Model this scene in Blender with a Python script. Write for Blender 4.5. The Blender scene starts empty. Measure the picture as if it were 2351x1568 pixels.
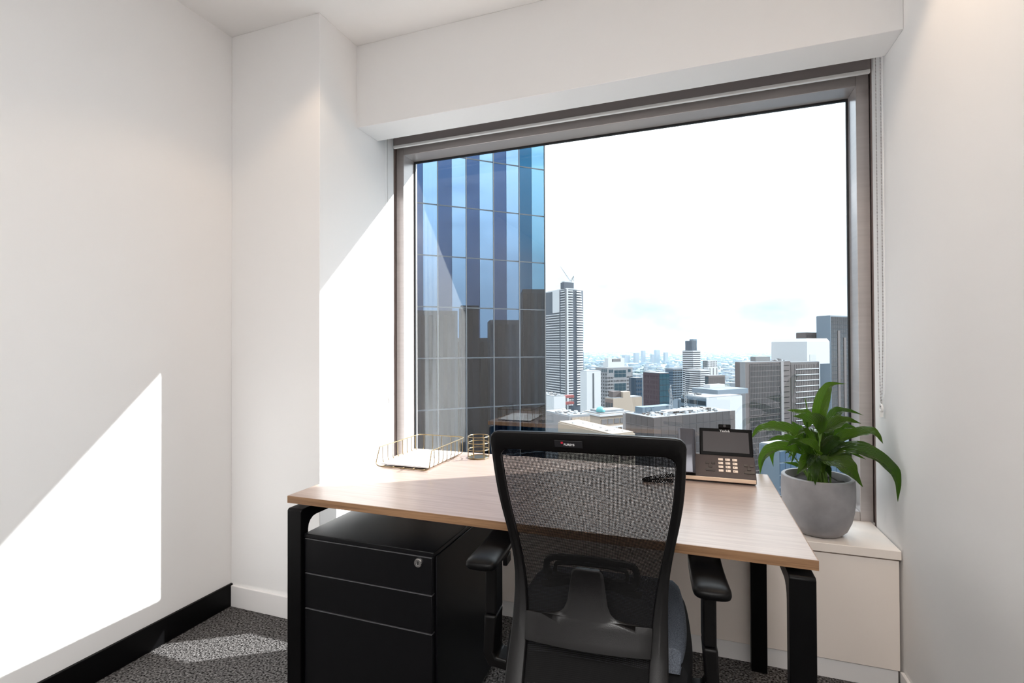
import bpy, bmesh, math, random
from mathutils import Vector, Matrix
C = bpy.context.scene
COL = C.collection
random.seed(7)

# ---------------------------------------------------------------- camera, sky, sun, lamps, exposure
def cam_setup():
    yaw, pit, rol = math.radians(19.708), math.radians(.5759), math.radians(-.2269)
    f = Vector((-math.sin(yaw)*math.cos(pit), math.cos(yaw)*math.cos(pit), math.sin(pit)))
    r = Vector((math.cos(yaw), math.sin(yaw), 0)); u = r.cross(f)
    r2 = r*math.cos(rol)+u*math.sin(rol); u2 = u*math.cos(rol)-r*math.sin(rol)
    cd = bpy.data.cameras.new('camera'); co = bpy.data.objects.new('camera', cd); COL.objects.link(co)
    m = Matrix((r2, u2, -f)).transposed().to_4x4(); m.translation = Vector((0, 0, 1.21))
    co.matrix_world = m
    cd.sensor_width = 36; cd.lens = 1147.378*36/2351; cd.clip_start = .05; cd.clip_end = 60000
    C.camera = co
cam_setup()

SUN_E, SKY_E = 8.0, 1.0
def world_setup():
    w = bpy.data.worlds.new('sky'); C.world = w; w.use_nodes = True
    nt = w.node_tree; N = nt.nodes; L = nt.links; N.clear()
    out = N.new('ShaderNodeOutputWorld'); bg = N.new('ShaderNodeBackground'); L.new(bg.outputs[0], out.inputs[0])
    tc = N.new('ShaderNodeTexCoord'); sep = N.new('ShaderNodeSeparateXYZ'); L.new(tc.outputs['Generated'], sep.inputs[0])
    mp = N.new('ShaderNodeMapping'); mp.inputs['Scale'].default_value = (1.1, 1.1, 2.6); L.new(tc.outputs['Generated'], mp.inputs[0])
    nz = N.new('ShaderNodeTexNoise'); nz.inputs['Scale'].default_value = 3.1; nz.inputs['Detail'].default_value = 5; nz.inputs['Roughness'].default_value = .55
    L.new(mp.outputs[0], nz.inputs['Vector'])
    cr = N.new('ShaderNodeValToRGB')
    e = cr.color_ramp.elements
    e[0].position = .21; e[0].color = (.30, .40, .48, 1)
    e[1].position = .50; e[1].color = (.97, .99, 1.0, 1)
    L.new(nz.outputs['Fac'], cr.inputs[0])
    hz = N.new('ShaderNodeValToRGB'); h = hz.color_ramp.elements
    h[0].position = 0.0; h[0].color = (.084, .098, .108, 1)
    h[1].position = 1.0; h[1].color = (1.0, 1.0, 1.0, 1)
    hm = h.new(.11); hm.color = (.118, .129, .137, 1)
    hm = h.new(.45); hm.color = (.40, .42, .43, 1)
    L.new(sep.outputs['Z'], hz.inputs[0])
    mx = N.new('ShaderNodeMix'); mx.data_type = 'RGBA'; mx.blend_type = 'MULTIPLY'; mx.inputs[0].default_value = 1
    L.new(cr.outputs[0], mx.inputs[6]); L.new(hz.outputs[0], mx.inputs[7])
    L.new(mx.outputs[2], bg.inputs[0]); bg.inputs[1].default_value = SKY_E*5.4
world_setup()
SUN_DIR = Vector((1, .65, math.hypot(1, .65)*math.tan(math.radians(29.5)))).normalized()
def lamp(name, kind, loc, energy, color, direction=None, **kw):
    d = bpy.data.lights.new(name, kind); d.energy = energy; d.color = color
    for k, v in kw.items(): setattr(d, k, v)
    o = bpy.data.objects.new(name, d); COL.objects.link(o); o.location = loc
    if direction is not None: o.rotation_euler = Vector(direction).to_track_quat('-Z', 'Y').to_euler()
    return o
lamp('sun', 'SUN', (30, 20, 40), SUN_E, (1, .985, .96), -SUN_DIR, angle=math.radians(.53))
# unseen area lamps added behind the camera as fill; warm downlights near the window wall
for x, pw in ((-1.1, 6), (.1, 25)):
    lamp('added_fill_light', 'AREA', (x, -.8, 2.672), pw, (1, .98, .955), (0, 0, -1), shape='RECTANGLE', size=.6, size_y=1.2)
for x, y, pw in ((-1.3, 1.45, 5), (.42, 1.42, 12)):
    lamp('downlight', 'SPOT', (x, y, 2.675), pw, (1, .76, .54), (0, 0, -1), spot_size=math.radians(112), spot_blend=.35, shadow_soft_size=.04)
C.view_settings.view_transform = 'Standard'; C.view_settings.look = 'None'
C.view_settings.gamma = 1; C.view_settings.exposure = 1.0; C.view_settings.use_curve_mapping = False
cy = C.cycles
cy.use_denoising = True; cy.denoising_prefilter = 'ACCURATE'; cy.denoising_input_passes = 'RGB_ALBEDO_NORMAL'; cy.use_adaptive_sampling = False; cy.max_bounces = 10; cy.diffuse_bounces = 6; cy.glossy_bounces = 5; cy.transparent_max_bounces = 24
cy.transmission_bounces = 4; cy.volume_bounces = 0; cy.caustics_reflective = False; cy.caustics_refractive = False
cy.sample_clamp_indirect = 6

# ---------------------------------------------------------------- helpers
def V(*a): return Vector(a)
class MB:
    def __init__(s): s.v = []; s.f = []
    def add(s, vs, fs):
        n = len(s.v); s.v += [tuple(p) for p in vs]; s.f += [tuple(i+n for i in q) for q in fs]; return s
    def box(s, x0, x1, y0, y1, z0, z1):
        return s.add([(x0,y0,z0),(x1,y0,z0),(x1,y1,z0),(x0,y1,z0),(x0,y0,z1),(x1,y0,z1),(x1,y1,z1),(x0,y1,z1)],
              [(3,2,1,0),(4,5,6,7),(0,1,5,4),(1,2,6,5),(2,3,7,6),(3,0,4,7)])
    def obox(s, o, a, b, c):
        o, a, b, c = Vector(o), Vector(a), Vector(b), Vector(c)
        p = [o, o+a, o+a+b, o+b]; p += [q+c for q in p]
        return s.add(p, [(3,2,1,0),(4,5,6,7),(0,1,5,4),(1,2,6,5),(2,3,7,6),(3,0,4,7)])
    def bar(s, p, q, r, n=6): return s.tube([p, q], r, n)
    def tube(s, pts, r, n=8, closed=False):
        P = [Vector(p) for p in pts]; k = len(P)
        rr = r if isinstance(r, (list, tuple)) else [r]*k
        T = []
        for i in range(k):
            a = P[(i-1) % k] if (closed or i > 0) else P[i]; b = P[(i+1) % k] if (closed or i < k-1) else P[i]
            T.append((b-a).normalized())
        ref = V(0,0,1) if abs(T[0].z) < .9 else V(1,0,0)
        nrm = T[0].cross(ref).normalized(); vs = []
        for i in range(k):
            nrm = (nrm - T[i]*nrm.dot(T[i])).normalized(); bn = T[i].cross(nrm)
            for j in range(n):
                t = 2*math.pi*j/n; vs.append(P[i]+nrm*(rr[i]*math.cos(t))+bn*(rr[i]*math.sin(t)))
        fs = []
        for i in range(k if closed else k-1):
            for j in range(n):
                a = i*n+j; b = i*n+(j+1) % n; i2 = (i+1) % k
                fs.append((a, b, i2*n+(j+1) % n, i2*n+j))
        if not closed: fs += [tuple(range(n))[::-1], tuple((k-1)*n+j for j in range(n))]
        return s.add(vs, fs)
    def lathe(s, prof, n=24, c=(0,0), cap=True):
        vs = []; fs = []; k = len(prof)
        for r, z in prof:
            for j in range(n):
                t = 2*math.pi*j/n; vs.append((c[0]+r*math.cos(t), c[1]+r*math.sin(t), z))
        for i in range(k-1):
            for j in range(n):
                fs.append((i*n+j, i*n+(j+1) % n, (i+1)*n+(j+1) % n, (i+1)*n+j))
        if cap: fs += [tuple(range(n))[::-1], tuple((k-1)*n+j for j in range(n))]
        return s.add(vs, fs)
    def prism(s, poly, a, b, axis='z'):
        k = len(poly)
        def m(p, t): return {'z': (p[0], p[1], t), 'x': (t, p[0], p[1]), 'y': (p[0], t, p[1])}[axis]
        return s.add([m(p, a) for p in poly]+[m(p, b) for p in poly],
            [tuple(range(k))[::-1], tuple(range(k, 2*k))]+[(i, (i+1) % k, k+(i+1) % k, k+i) for i in range(k)])
    def grid(s, rows, closed=False):
        n = len(rows[0]); vs = [p for r in rows for p in r]; fs = []
        for i in range(len(rows)-1):
            for j in range(n if closed else n-1):
                fs.append((i*n+j, i*n+(j+1) % n, (i+1)*n+(j+1) % n, (i+1)*n+j))
        return s.add(vs, fs)
    def build(s, name, mat, parent=None, bevel=0, seg=2, smooth=False, sub=0, solid=0, kind=None, label=None, local=False):
        me = bpy.data.meshes.new(name)
        off = V(0,0,0)
        if parent is not None and not local:
            q = parent
            while q is not None: off += q.location; q = q.parent
        me.from_pydata([tuple(Vector(p)-off) for p in s.v], [], s.f)
        bm = bmesh.new(); bm.from_mesh(me); bmesh.ops.recalc_face_normals(bm, faces=bm.faces); bm.to_mesh(me); bm.free()
        me.materials.append(mat)
        o = bpy.data.objects.new(name, me); COL.objects.link(o)
        if parent is not None: o.parent = parent
        if solid:
            m = o.modifiers.new('thick', 'SOLIDIFY'); m.thickness = solid; m.offset = 0
        if bevel:
            m = o.modifiers.new('edge', 'BEVEL'); m.width = bevel; m.segments = seg; m.limit_method = 'ANGLE'; m.angle_limit = .6
        if sub:
            m = o.modifiers.new('smooth', 'SUBSURF'); m.levels = sub; m.render_levels = sub
        if smooth or sub or bevel:
            me.polygons.foreach_set('use_smooth', [True]*len(me.polygons))
            if not sub:
                try: me.set_sharp_from_angle(angle=.7)
                except Exception: pass
        if kind: o['kind'] = kind
        if label: o['label'] = label
        return o
def tag(o, label, cat, group=None):
    o['label'] = label; o['category'] = cat
    if group: o['group'] = group
    return o
def thing(name, label, cat, loc=(0,0,0), rz=0, group=None):
    o = bpy.data.objects.new(name, None); COL.objects.link(o); o.location = loc; o.rotation_euler = (0, 0, rz)
    o.empty_display_size = .1
    return tag(o, label, cat, group)
def struct(o): o['kind'] = 'structure'; return o
def share(src, name, parent, loc):
    o = bpy.data.objects.new(name, src.data); COL.objects.link(o); o.parent = parent; o.location = loc
    for m in src.modifiers:
        q = o.modifiers.new(m.name, m.type)
        for k in ('width', 'segments', 'limit_method', 'angle_limit'):
            if hasattr(m, k): setattr(q, k, getattr(m, k))
    return o
def text(name, body, size, mat, parent, loc, rot, extrude=.0004, align='CENTER'):
    cu = bpy.data.curves.new(name, 'FONT'); cu.body = body; cu.size = size; cu.extrude = extrude
    cu.align_x = align; cu.align_y = 'CENTER'; cu.materials.append(mat)
    tmp = bpy.data.objects.new(name, cu); COL.objects.link(tmp)
    dg = bpy.context.evaluated_depsgraph_get(); me = bpy.data.meshes.new_from_object(tmp.evaluated_get(dg))
    bpy.data.objects.remove(tmp); me.name = name
    o = bpy.data.objects.new(name, me); COL.objects.link(o)
    o.location = loc; o.rotation_euler = rot
    if parent is not None: o.parent = parent
    return o

# ---------------------------------------------------------------- materials
def mat(name, col, rough=.5, metal=0, spec=.5, var=0, vscale=8, bump=0, bscale=200, stretch=None, coat=0, sss=0, emit=None):
    m = bpy.data.materials.new(name); m.use_nodes = True; nt = m.node_tree; N = nt.nodes; L = nt.links
    b = N['Principled BSDF']
    b.inputs['Base Color'].default_value = (*col, 1); b.inputs['Roughness'].default_value = rough; b.inputs['Metallic'].default_value = metal
    b.inputs['Specular IOR Level'].default_value = spec
    if coat: b.inputs['Coat Weight'].default_value = coat; b.inputs['Coat Roughness'].default_value = .1
    if emit: b.inputs['Emission Color'].default_value = (*emit[0], 1); b.inputs['Emission Strength'].default_value = emit[1]
    if var or bump:
        tc = N.new('ShaderNodeTexCoord'); mp = N.new('ShaderNodeMapping'); L.new(tc.outputs['Object'], mp.inputs[0])
        if stretch: mp.inputs['Scale'].default_value = stretch
    if var:
        nz = N.new('ShaderNodeTexNoise'); nz.inputs['Scale'].default_value = vscale; nz.inputs['Detail'].default_value = 6; L.new(mp.outputs[0], nz.inputs['Vector'])
        cr = N.new('ShaderNodeValToRGB'); L.new(nz.outputs['Fac'], cr.inputs[0])
        e = cr.color_ramp.elements; e[0].position = .3; e[1].position = .7
        e[0].color = (*[max(0, c*(1-var)) for c in col], 1); e[1].color = (*[min(1, c*(1+var)) for c in col], 1)
        L.new(cr.outputs[0], b.inputs['Base Color'])
    if bump:
        n2 = N.new('ShaderNodeTexNoise'); n2.inputs['Scale'].default_value = bscale; n2.inputs['Detail'].default_value = 3; L.new(mp.outputs[0], n2.inputs['Vector'])
        bp = N.new('ShaderNodeBump'); bp.inputs['Strength'].default_value = bump; bp.inputs['Distance'].default_value = .002
        L.new(n2.outputs['Fac'], bp.inputs['Height']); L.new(bp.outputs[0], b.inputs['Normal'])
    return m
M = {}
M['wall'] = mat('wall_paint', (.825, .815, .81), .75, spec=.25, bump=.04, bscale=350)
M['ceil'] = mat('ceiling_paint', (.90, .89, .88), .8, spec=.2)
M['white_base'] = mat('white_skirting', (.82, .80, .79), .45)
M['black_base'] = mat('black_skirting', (.0016, .0015, .0018), .4, spec=.15)
M['cream'] = mat('cream_laminate', (.85, .77, .705), .35, spec=.5)
M['frame'] = mat('taupe_aluminium', (.47, .437, .428), .28, metal=.25, spec=.7, var=.05, vscale=3, stretch=(1,1,30))
M['dark_brown'] = mat('dark_brown_metal', (.20, .155, .145), .5)
M['rubber'] = mat('black_rubber', (.008, .008, .01), .5)
M['blind'] = mat('taupe_blind_fabric', (.30, .262, .258), .85, spec=.1, bump=.2, bscale=900)
M['white_plastic'] = mat('white_plastic', (.8, .79, .78), .4)
M['bead'] = mat('grey_bead', (.22, .20, .19), .35)
M['black_metal'] = mat('black_powder_coat', (.0016, .0015, .0018), .38, spec=.15, bump=.05, bscale=900)
M['black_steel'] = mat('black_cabinet_steel', (.003, .003, .004), .3, spec=.32, bump=.06, bscale=1400)
M['spine'] = mat('satin_black_plastic', (.004, .0037, .004), .26, spec=.35, bump=.1, bscale=500)
M['black_plastic'] = mat('black_plastic', (.0035, .0032, .0034), .4, spec=.24, bump=.12, bscale=700)
M['black_soft'] = mat('black_armrest_pad', (.0016, .0015, .0018), .4, spec=.15)
M['edge_highlight'] = mat('painted_edge_highlight', (.20, .20, .21), .35, metal=.6)  # pale grey of the highlight painted along the drawer tops
M['chrome'] = mat('chrome', (.8, .8, .8), .18, metal=1)
M['brass'] = mat('brass_wire', (.27, .20, .105), .3, metal=1)
M['paper'] = mat('white_paper', (.86, .86, .87), .7)
M['seat'] = mat('grey_blue_fabric', (.105, .118, .142), .9, spec=.1, var=.5, vscale=420, bump=.4, bscale=500)
M['black_fabric'] = mat('black_fabric', (.012, .012, .013), .9, spec=.1)
M['concrete'] = mat('grey_concrete_pot', (.28, .27, .28), .6, spec=.35, var=.12, vscale=18, bump=.12, bscale=300)
M['soil'] = mat('dark_soil', (.012, .008, .006), .95, var=.5, vscale=60, bump=1, bscale=120)
M['petiole'] = mat('green_stem', (.16, .28, .05), .5)
M['phone_body'] = mat('bronze_grey_plastic', (.075, .060, .058), .4, spec=.15)
M['handset'] = mat('gunmetal_handset', (.065, .066, .08), .28, metal=.4)
M['phone_black'] = mat('phone_black_bezel', (.003, .0025, .0025), .35, spec=.06)
M['screen'] = mat('dark_grey_screen', (.07, .065, .068), .3, spec=.1)
M['gold'] = mat('champagne_strip', (.78, .60, .45), .35, metal=.4)
M['key'] = mat('pale_gold_key', (.80, .66, .55), .4)
M['dark_key'] = mat('brown_key', (.018, .013, .012), .4)
M['print_white'] = mat('white_print', (.8, .8, .8), .5)
M['print_red'] = mat('red_print', (.55, .02, .05), .5)
M['print_dark'] = mat('dark_print', (.05, .04, .03), .5)

def wood(name, c0, c1, rough, sc, spec=.4):
    m = mat(name, c0, rough, spec=spec); nt = m.node_tree; N = nt.nodes; L = nt.links; b = N['Principled BSDF']
    tc = N.new('ShaderNodeTexCoord'); mp = N.new('ShaderNodeMapping'); mp.inputs['Scale'].default_value = sc; L.new(tc.outputs['Object'], mp.inputs[0])
    n1 = N.new('ShaderNodeTexNoise'); n1.inputs['Scale'].default_value = 3; n1.inputs['Detail'].default_value = 8; n1.inputs['Roughness'].default_value = .65; n1.inputs['Distortion'].default_value = .4
    L.new(mp.outputs[0], n1.inputs['Vector'])
    cr = N.new('ShaderNodeValToRGB'); L.new(n1.outputs['Fac'], cr.inputs[0]); e = cr.color_ramp.elements
    e[0].position = .32; e[0].color = (*c0, 1); e[1].position = .68; e[1].color = (*c1, 1)
    L.new(cr.outputs[0], b.inputs['Base Color']); return m
M['oak_top'] = wood('oak_laminate', (.31, .222, .178), (.42, .318, .27), .29, (1.2, 26, 26), .5)
M['oak_edge'] = wood('oak_edge_band', (.19, .10, .048), (.35, .20, .105), .45, (1.5, 60, 60))

def carpet():
    m = mat('charcoal_carpet', (.03, .028, .028), .95, spec=.05); nt = m.node_tree; N = nt.nodes; L = nt.links; b = N['Principled BSDF']
    tc = N.new('ShaderNodeTexCoord')
    vo = N.new('ShaderNodeTexVoronoi'); vo.inputs['Scale'].default_value = 210; L.new(tc.outputs['Object'], vo.inputs['Vector'])
    nz = N.new('ShaderNodeTexNoise'); nz.inputs['Scale'].default_value = 130; nz.inputs['Detail'].default_value = 5; L.new(tc.outputs['Object'], nz.inputs['Vector'])
    cr = N.new('ShaderNodeValToRGB'); L.new(nz.outputs['Fac'], cr.inputs[0]); e = cr.color_ramp.elements
    e[0].position = .36; e[0].color = (.006, .005, .005, 1); e[1].position = .72; e[1].color = (.29, .275, .27, 1)
    L.new(cr.outputs[0], b.inputs['Base Color'])
    ad = N.new('ShaderNodeMath'); ad.operation = 'SUBTRACT'; L.new(nz.outputs['Fac'], ad.inputs[0]); L.new(vo.outputs['Distance'], ad.inputs[1])
    bp = N.new('ShaderNodeBump'); bp.inputs['Strength'].default_value = .9; bp.inputs['Distance'].default_value = .006
    L.new(ad.outputs[0], bp.inputs['Height']); L.new(bp.outputs[0], b.inputs['Normal']); return m
M['carpet'] = carpet()

def glass_mat(name, tint, f0, gloss=(1, 1, 1)):
    m = bpy.data.materials.new(name); m.use_nodes = True; nt = m.node_tree; N = nt.nodes; L = nt.links; N.clear()
    out = N.new('ShaderNodeOutputMaterial'); mx = N.new('ShaderNodeMixShader'); tr = N.new('ShaderNodeBsdfTransparent'); gl = N.new('ShaderNodeBsdfGlossy')
    tr.inputs[0].default_value = (*tint, 1); gl.inputs[0].default_value = (*gloss, 1); gl.inputs['Roughness'].default_value = 0
    lw = N.new('ShaderNodeLayerWeight'); lw.inputs[0].default_value = .5
    pw = N.new('ShaderNodeMath'); pw.operation = 'POWER'; pw.inputs[1].default_value = 5; L.new(lw.outputs['Facing'], pw.inputs[0])
    ma = N.new('ShaderNodeMath'); ma.operation = 'MULTIPLY_ADD'; ma.inputs[1].default_value = 1-f0; ma.inputs[2].default_value = f0; L.new(pw.outputs[0], ma.inputs[0])
    L.new(ma.outputs[0], mx.inputs[0]); L.new(tr.outputs[0], mx.inputs[1]); L.new(gl.outputs[0], mx.inputs[2]); L.new(mx.outputs[0], out.inputs[0]); return m
M['pane'] = glass_mat('window_glass', (.96, .98, .99), .05)

def mesh_fabric():
    m = bpy.data.materials.new('black_mesh_fabric'); m.use_nodes = True; nt = m.node_tree; N = nt.nodes; L = nt.links
    b = N['Principled BSDF']; b.inputs['Base Color'].default_value = (.005, .0048, .005, 1); b.inputs['Roughness'].default_value = .7; b.inputs['Specular IOR Level'].default_value = .12
    out = N['Material Output']
    uv = N.new('ShaderNodeTexCoord'); sp = N.new('ShaderNodeSeparateXYZ'); L.new(uv.outputs['UV'], sp.inputs[0])
    def wave(sock, n):
        a = N.new('ShaderNodeMath'); a.operation = 'MULTIPLY'; a.inputs[1].default_value = n*2*math.pi; L.new(sock, a.inputs[0])
        s = N.new('ShaderNodeMath'); s.operation = 'SINE'; L.new(a.outputs[0], s.inputs[0]); return s.outputs[0]
    w1 = wave(sp.outputs[0], 132); w2 = wave(sp.outputs[1], 190)
    g1 = N.new('ShaderNodeMath'); g1.operation = 'GREATER_THAN'; L.new(w1, g1.inputs[0])
    mr = N.new('ShaderNodeMapRange'); mr.inputs[1].default_value = .28; mr.inputs[2].default_value = .60; mr.inputs[3].default_value = .72; mr.inputs[4].default_value = .02; L.new(sp.outputs[1], mr.inputs[0]); L.new(mr.outputs[0], g1.inputs[1])
    g2 = N.new('ShaderNodeMath'); g2.operation = 'GREATER_THAN'; g2.inputs[1].default_value = .2; L.new(w2, g2.inputs[0])
    mu = N.new('ShaderNodeMath'); mu.operation = 'MULTIPLY'; L.new(g1.outputs[0], mu.inputs[0]); L.new(g2.outputs[0], mu.inputs[1])
    tr = N.new('ShaderNodeBsdfTransparent'); mx = N.new('ShaderNodeMixShader')
    L.new(mu.outputs[0], mx.inputs[0]); L.new(b.outputs[0], mx.inputs[1]); L.new(tr.outputs[0], mx.inputs[2]); L.new(mx.outputs[0], out.inputs[0]); return m
M['mesh'] = mesh_fabric()

def leaf_mat():
    m = bpy.data.materials.new('glossy_leaf'); m.use_nodes = True; nt = m.node_tree; N = nt.nodes; L = nt.links
    b = N['Principled BSDF']; b.inputs['Roughness'].default_value = .2; b.inputs['Specular IOR Level'].default_value = .5
    out = N['Material Output']
    uv = N.new('ShaderNodeTexCoord'); sp = N.new('ShaderNodeSeparateXYZ'); L.new(uv.outputs['UV'], sp.inputs[0])
    # lateral veins running forward from the midrib
    ab = N.new('ShaderNodeMath'); ab.operation = 'SUBTRACT'; ab.inputs[1].default_value = .5; L.new(sp.outputs[0], ab.inputs[0])
    a2 = N.new('ShaderNodeMath'); a2.operation = 'ABSOLUTE'; L.new(ab.outputs[0], a2.inputs[0])
    ma = N.new('ShaderNodeMath'); ma.operation = 'MULTIPLY_ADD'; ma.inputs[1].default_value = -1.1; L.new(a2.outputs[0], ma.inputs[0]); L.new(sp.outputs[1], ma.inputs[2])
    mu = N.new('ShaderNodeMath'); mu.operation = 'MULTIPLY'; mu.inputs[1].default_value = 88; L.new(ma.outputs[0], mu.inputs[0])
    si = N.new('ShaderNodeMath'); si.operation = 'SINE'; L.new(mu.outputs[0], si.inputs[0])
    bp = N.new('ShaderNodeBump'); bp.inputs['Strength'].default_value = .6; bp.inputs['Distance'].default_value = .002
    L.new(si.outputs[0], bp.inputs['Height']); L.new(bp.outputs[0], b.inputs['Normal'])
    oi = N.new('ShaderNodeObjectInfo')
    cr = N.new('ShaderNodeValToRGB'); e = cr.color_ramp.elements; e[0].color = (.007, .022, .003, 1); e[1].color = (.045, .078, .007, 1); L.new(oi.outputs['Random'], cr.inputs[0])
    L.new(cr.outputs[0], b.inputs['Base Color'])
    tl = N.new('ShaderNodeBsdfTranslucent'); tl.inputs[0].default_value = (.16, .36, .025, 1)
    mx = N.new('ShaderNodeMixShader'); mx.inputs[0].default_value = .22; L.new(b.outputs[0], mx.inputs[1]); L.new(tl.outputs[0], mx.inputs[2]); L.new(mx.outputs[0], out.inputs[0]); return m
M['leaf'] = leaf_mat()

# ---------------------------------------------------------------- the room
XL, XR, XC = -2.047, .688, -1.533
YB, YBK, YSF, YW, YG = 1.778, 2.04, 2.21, 2.36, 2.528
ZC, ZS = 2.687, 2.284
def room():
    struct(MB().box(-2.2, .86, -2.45, 2.64, -.12, 0).build('floor', M['carpet']))
    struct(MB().box(-2.2, .86, -2.45, 2.64, ZC, ZC+.12).build('ceiling', M['ceil']))
    struct(MB().box(-2.2, XL, -2.45, 2.64, 0, ZC).build('wall_left', M['wall']))
    struct(MB().box(-2.2, .86, -2.57, -2.45, -.12, ZC+.12).build('wall_rear', M['wall']))
    struct(MB().box(XR, .86, -2.45, YW, 0, ZC).build('wall_right', M['wall']))
    struct(MB().box(XL, XC, YB, YW, 0, ZC).build('wall_back', M['wall'], bevel=.002))
    struct(MB().box(XC, XR, YBK, YSF, ZS, ZC).build('wall_bulkhead', M['wall'], bevel=.002))
    struct(MB().box(-2.2, .86, YW+.054, 2.66, 2.36, ZC).build('wall_front', M['wall']))
    struct(MB().box(-2.2, .86, YW+.054, 2.66, 0, .487).build('wall_below_window', M['wall']))
    # brown metal returns between the plaster and the window frame
    struct(MB().box(XR+.01, .86, YW, 2.64, .459, 2.45).build('trim_1', M['dark_brown']))
    struct(MB().box(-2.2, XC-.022, YW, 2.64, .459, 2.45).build('trim_2', M['dark_brown']))
    struct(MB().box(XL, XL+.012, -2.45, YB, 0, .104).build('baseboard_left', M['black_base'], bevel=.002))
    struct(MB().box(XL+.012, XC, YB-.012, YB, 0, .097).build('baseboard_back', M['white_base'], bevel=.002))
    struct(MB().box(XC, XC+.012, YB-.012, 2.11, 0, .097).build('baseboard_column', M['white_base'], bevel=.002))
    struct(MB().box(XR-.012, XR, -2.45, 2.10, 0, .075).build('baseboard_right', M['white_base'], bevel=.002))
room()

def window():
    w = bpy.data.objects.new('window_1', None); COL.objects.link(w); w.location = (-.43, YG, .487); struct(w)
    x0, x1, z0, z1 = -1.503, .648, .527, 2.28; Y0, Y1 = 2.414, 2.56
    MB().box(-1.55, x0, Y0, Y1, .487, 2.36).build('frame_side', M['frame'], w, bevel=.002)
    MB().box(x1, .694, Y0, Y1, .487, 2.36).build('frame_side', M['frame'], w, bevel=.002)
    MB().box(x0, x1, Y0, Y1, z1, 2.36).build('frame_head', M['frame'], w, bevel=.002)
    MB().box(x0, x1, Y0, Y1, .487, z0).build('frame_sill', M['frame'], w, bevel=.002)
    g = MB(); t = .0075
    g.box(x0, x0+t, YG-.004, YG+.007, z0, z1); g.box(x1-t, x1, YG-.004, YG+.007, z0, z1)
    g.box(x0+t, x1-t, YG-.004, YG+.007, z1-t*1.3, z1); g.box(x0+t, x1-t, YG-.004, YG+.007, z0, z0+t)
    g.build('gasket', M['rubber'], w)
    MB().box(x0+t*.5, x1-t*.5, YG, YG+.006, z0+t*.5, z1-t*.5).build('pane', M['pane'], w)
window()

def bench():
    t = thing('window_bench', 'cream built-in cupboard below the window carrying the potted plant', 'cabinet', (-.42, 2.25, 0))
    MB().box(XC, XR-.003, 2.10, 2.414, .459, .491).build('bench_top', M['cream'], t, bevel=.002)
    MB().box(XC, XR-.008, 2.108, 2.128, .07, .453).build('front_panel', M['cream'], t, bevel=.0015)
    MB().box(XC, XR-.008, 2.128, 2.40, .02, .459).build('carcass', M['cream'], t)
    MB().box(XC+.013, XR-.013, 2.114, 2.127, 0, .068).build('plinth', M['white_base'], t)
bench()

def blind():
    t = thing('roller_blind', 'rolled-up taupe roller blind tucked above the window with pale bottom rail', 'blind', (-.43, 2.345, 2.6))
    x0, x1 = -1.522, .678
    MB().box(x0, x1, 2.344, 2.3465, 2.306, 2.60).build('blind_fabric', M['blind'], t)
    MB().box(x0, x1, 2.338, 2.352, 2.293, 2.307).build('bottom_rail', M['white_plastic'], t, bevel=.002)
    tb = MB(); tb.tube([(x0, 2.32, 2.61), (x1, 2.32, 2.61)], .027, 20); tb.build('roller_tube', M['blind'], t, smooth=True)
    for x in (x0-.006, x1+.001):
        MB().box(x, x+.005, 2.29, 2.352, 2.575, 2.687).build('bracket', M['white_plastic'], t)
    def chain(x, ya, yb, zb, name):
        m = MB(); r = .0024
        pts = []
        n = int((2.6-zb)/.0056)
        for i in range(n):
            k = i/n; z = 2.6-(2.6-zb)*k
            s = max(0, (k-.72)/.28)**2
            ym = (ya+yb)/2
            pts.append((ya+(ym+.006-ya)*s*.9, z)); pts.append((yb+(ym+.006-yb)*s*.9, z))
        for y, z in pts:
            m.add([(x+r,y,z),(x-r,y,z),(x,y+r,z),(x,y-r,z),(x,y,z+r),(x,y,z-r)],
                  [(0,2,4),(2,1,4),(1,3,4),(3,0,4),(2,0,5),(1,2,5),(3,1,5),(0,3,5)])
        o = m.build('bead_chain', M['bead'], t, smooth=True, kind='stuff')
        c = MB(); ym = (ya+yb)/2+.006
        c.tube([(x, ym+.014*math.cos(a), zb+.0+.014*math.sin(a)) for a in [math.radians(q) for q in range(-60, 250, 25)]], .004, 8)
        c.box(x-.006, x+.006, ym-.005, ym+.005, zb-.035, zb-.008)
        c.build('chain_clip', M['white_plastic'], t, bevel=.001)
        k = MB(); k.tube([(x, ya-.02, 2.6), (x, ya-.02, zb+.2), (x, ya-.012, zb+.06), (x, ym, zb+.0)], .0012, 5)
        k.build('cord', M['white_plastic'], t, smooth=True)
    chain(XR-.012, 2.224, 2.274, .972, 'r')
    chain(XC+.012, 2.284, 2.343, .953, 'l')
blind()

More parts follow.
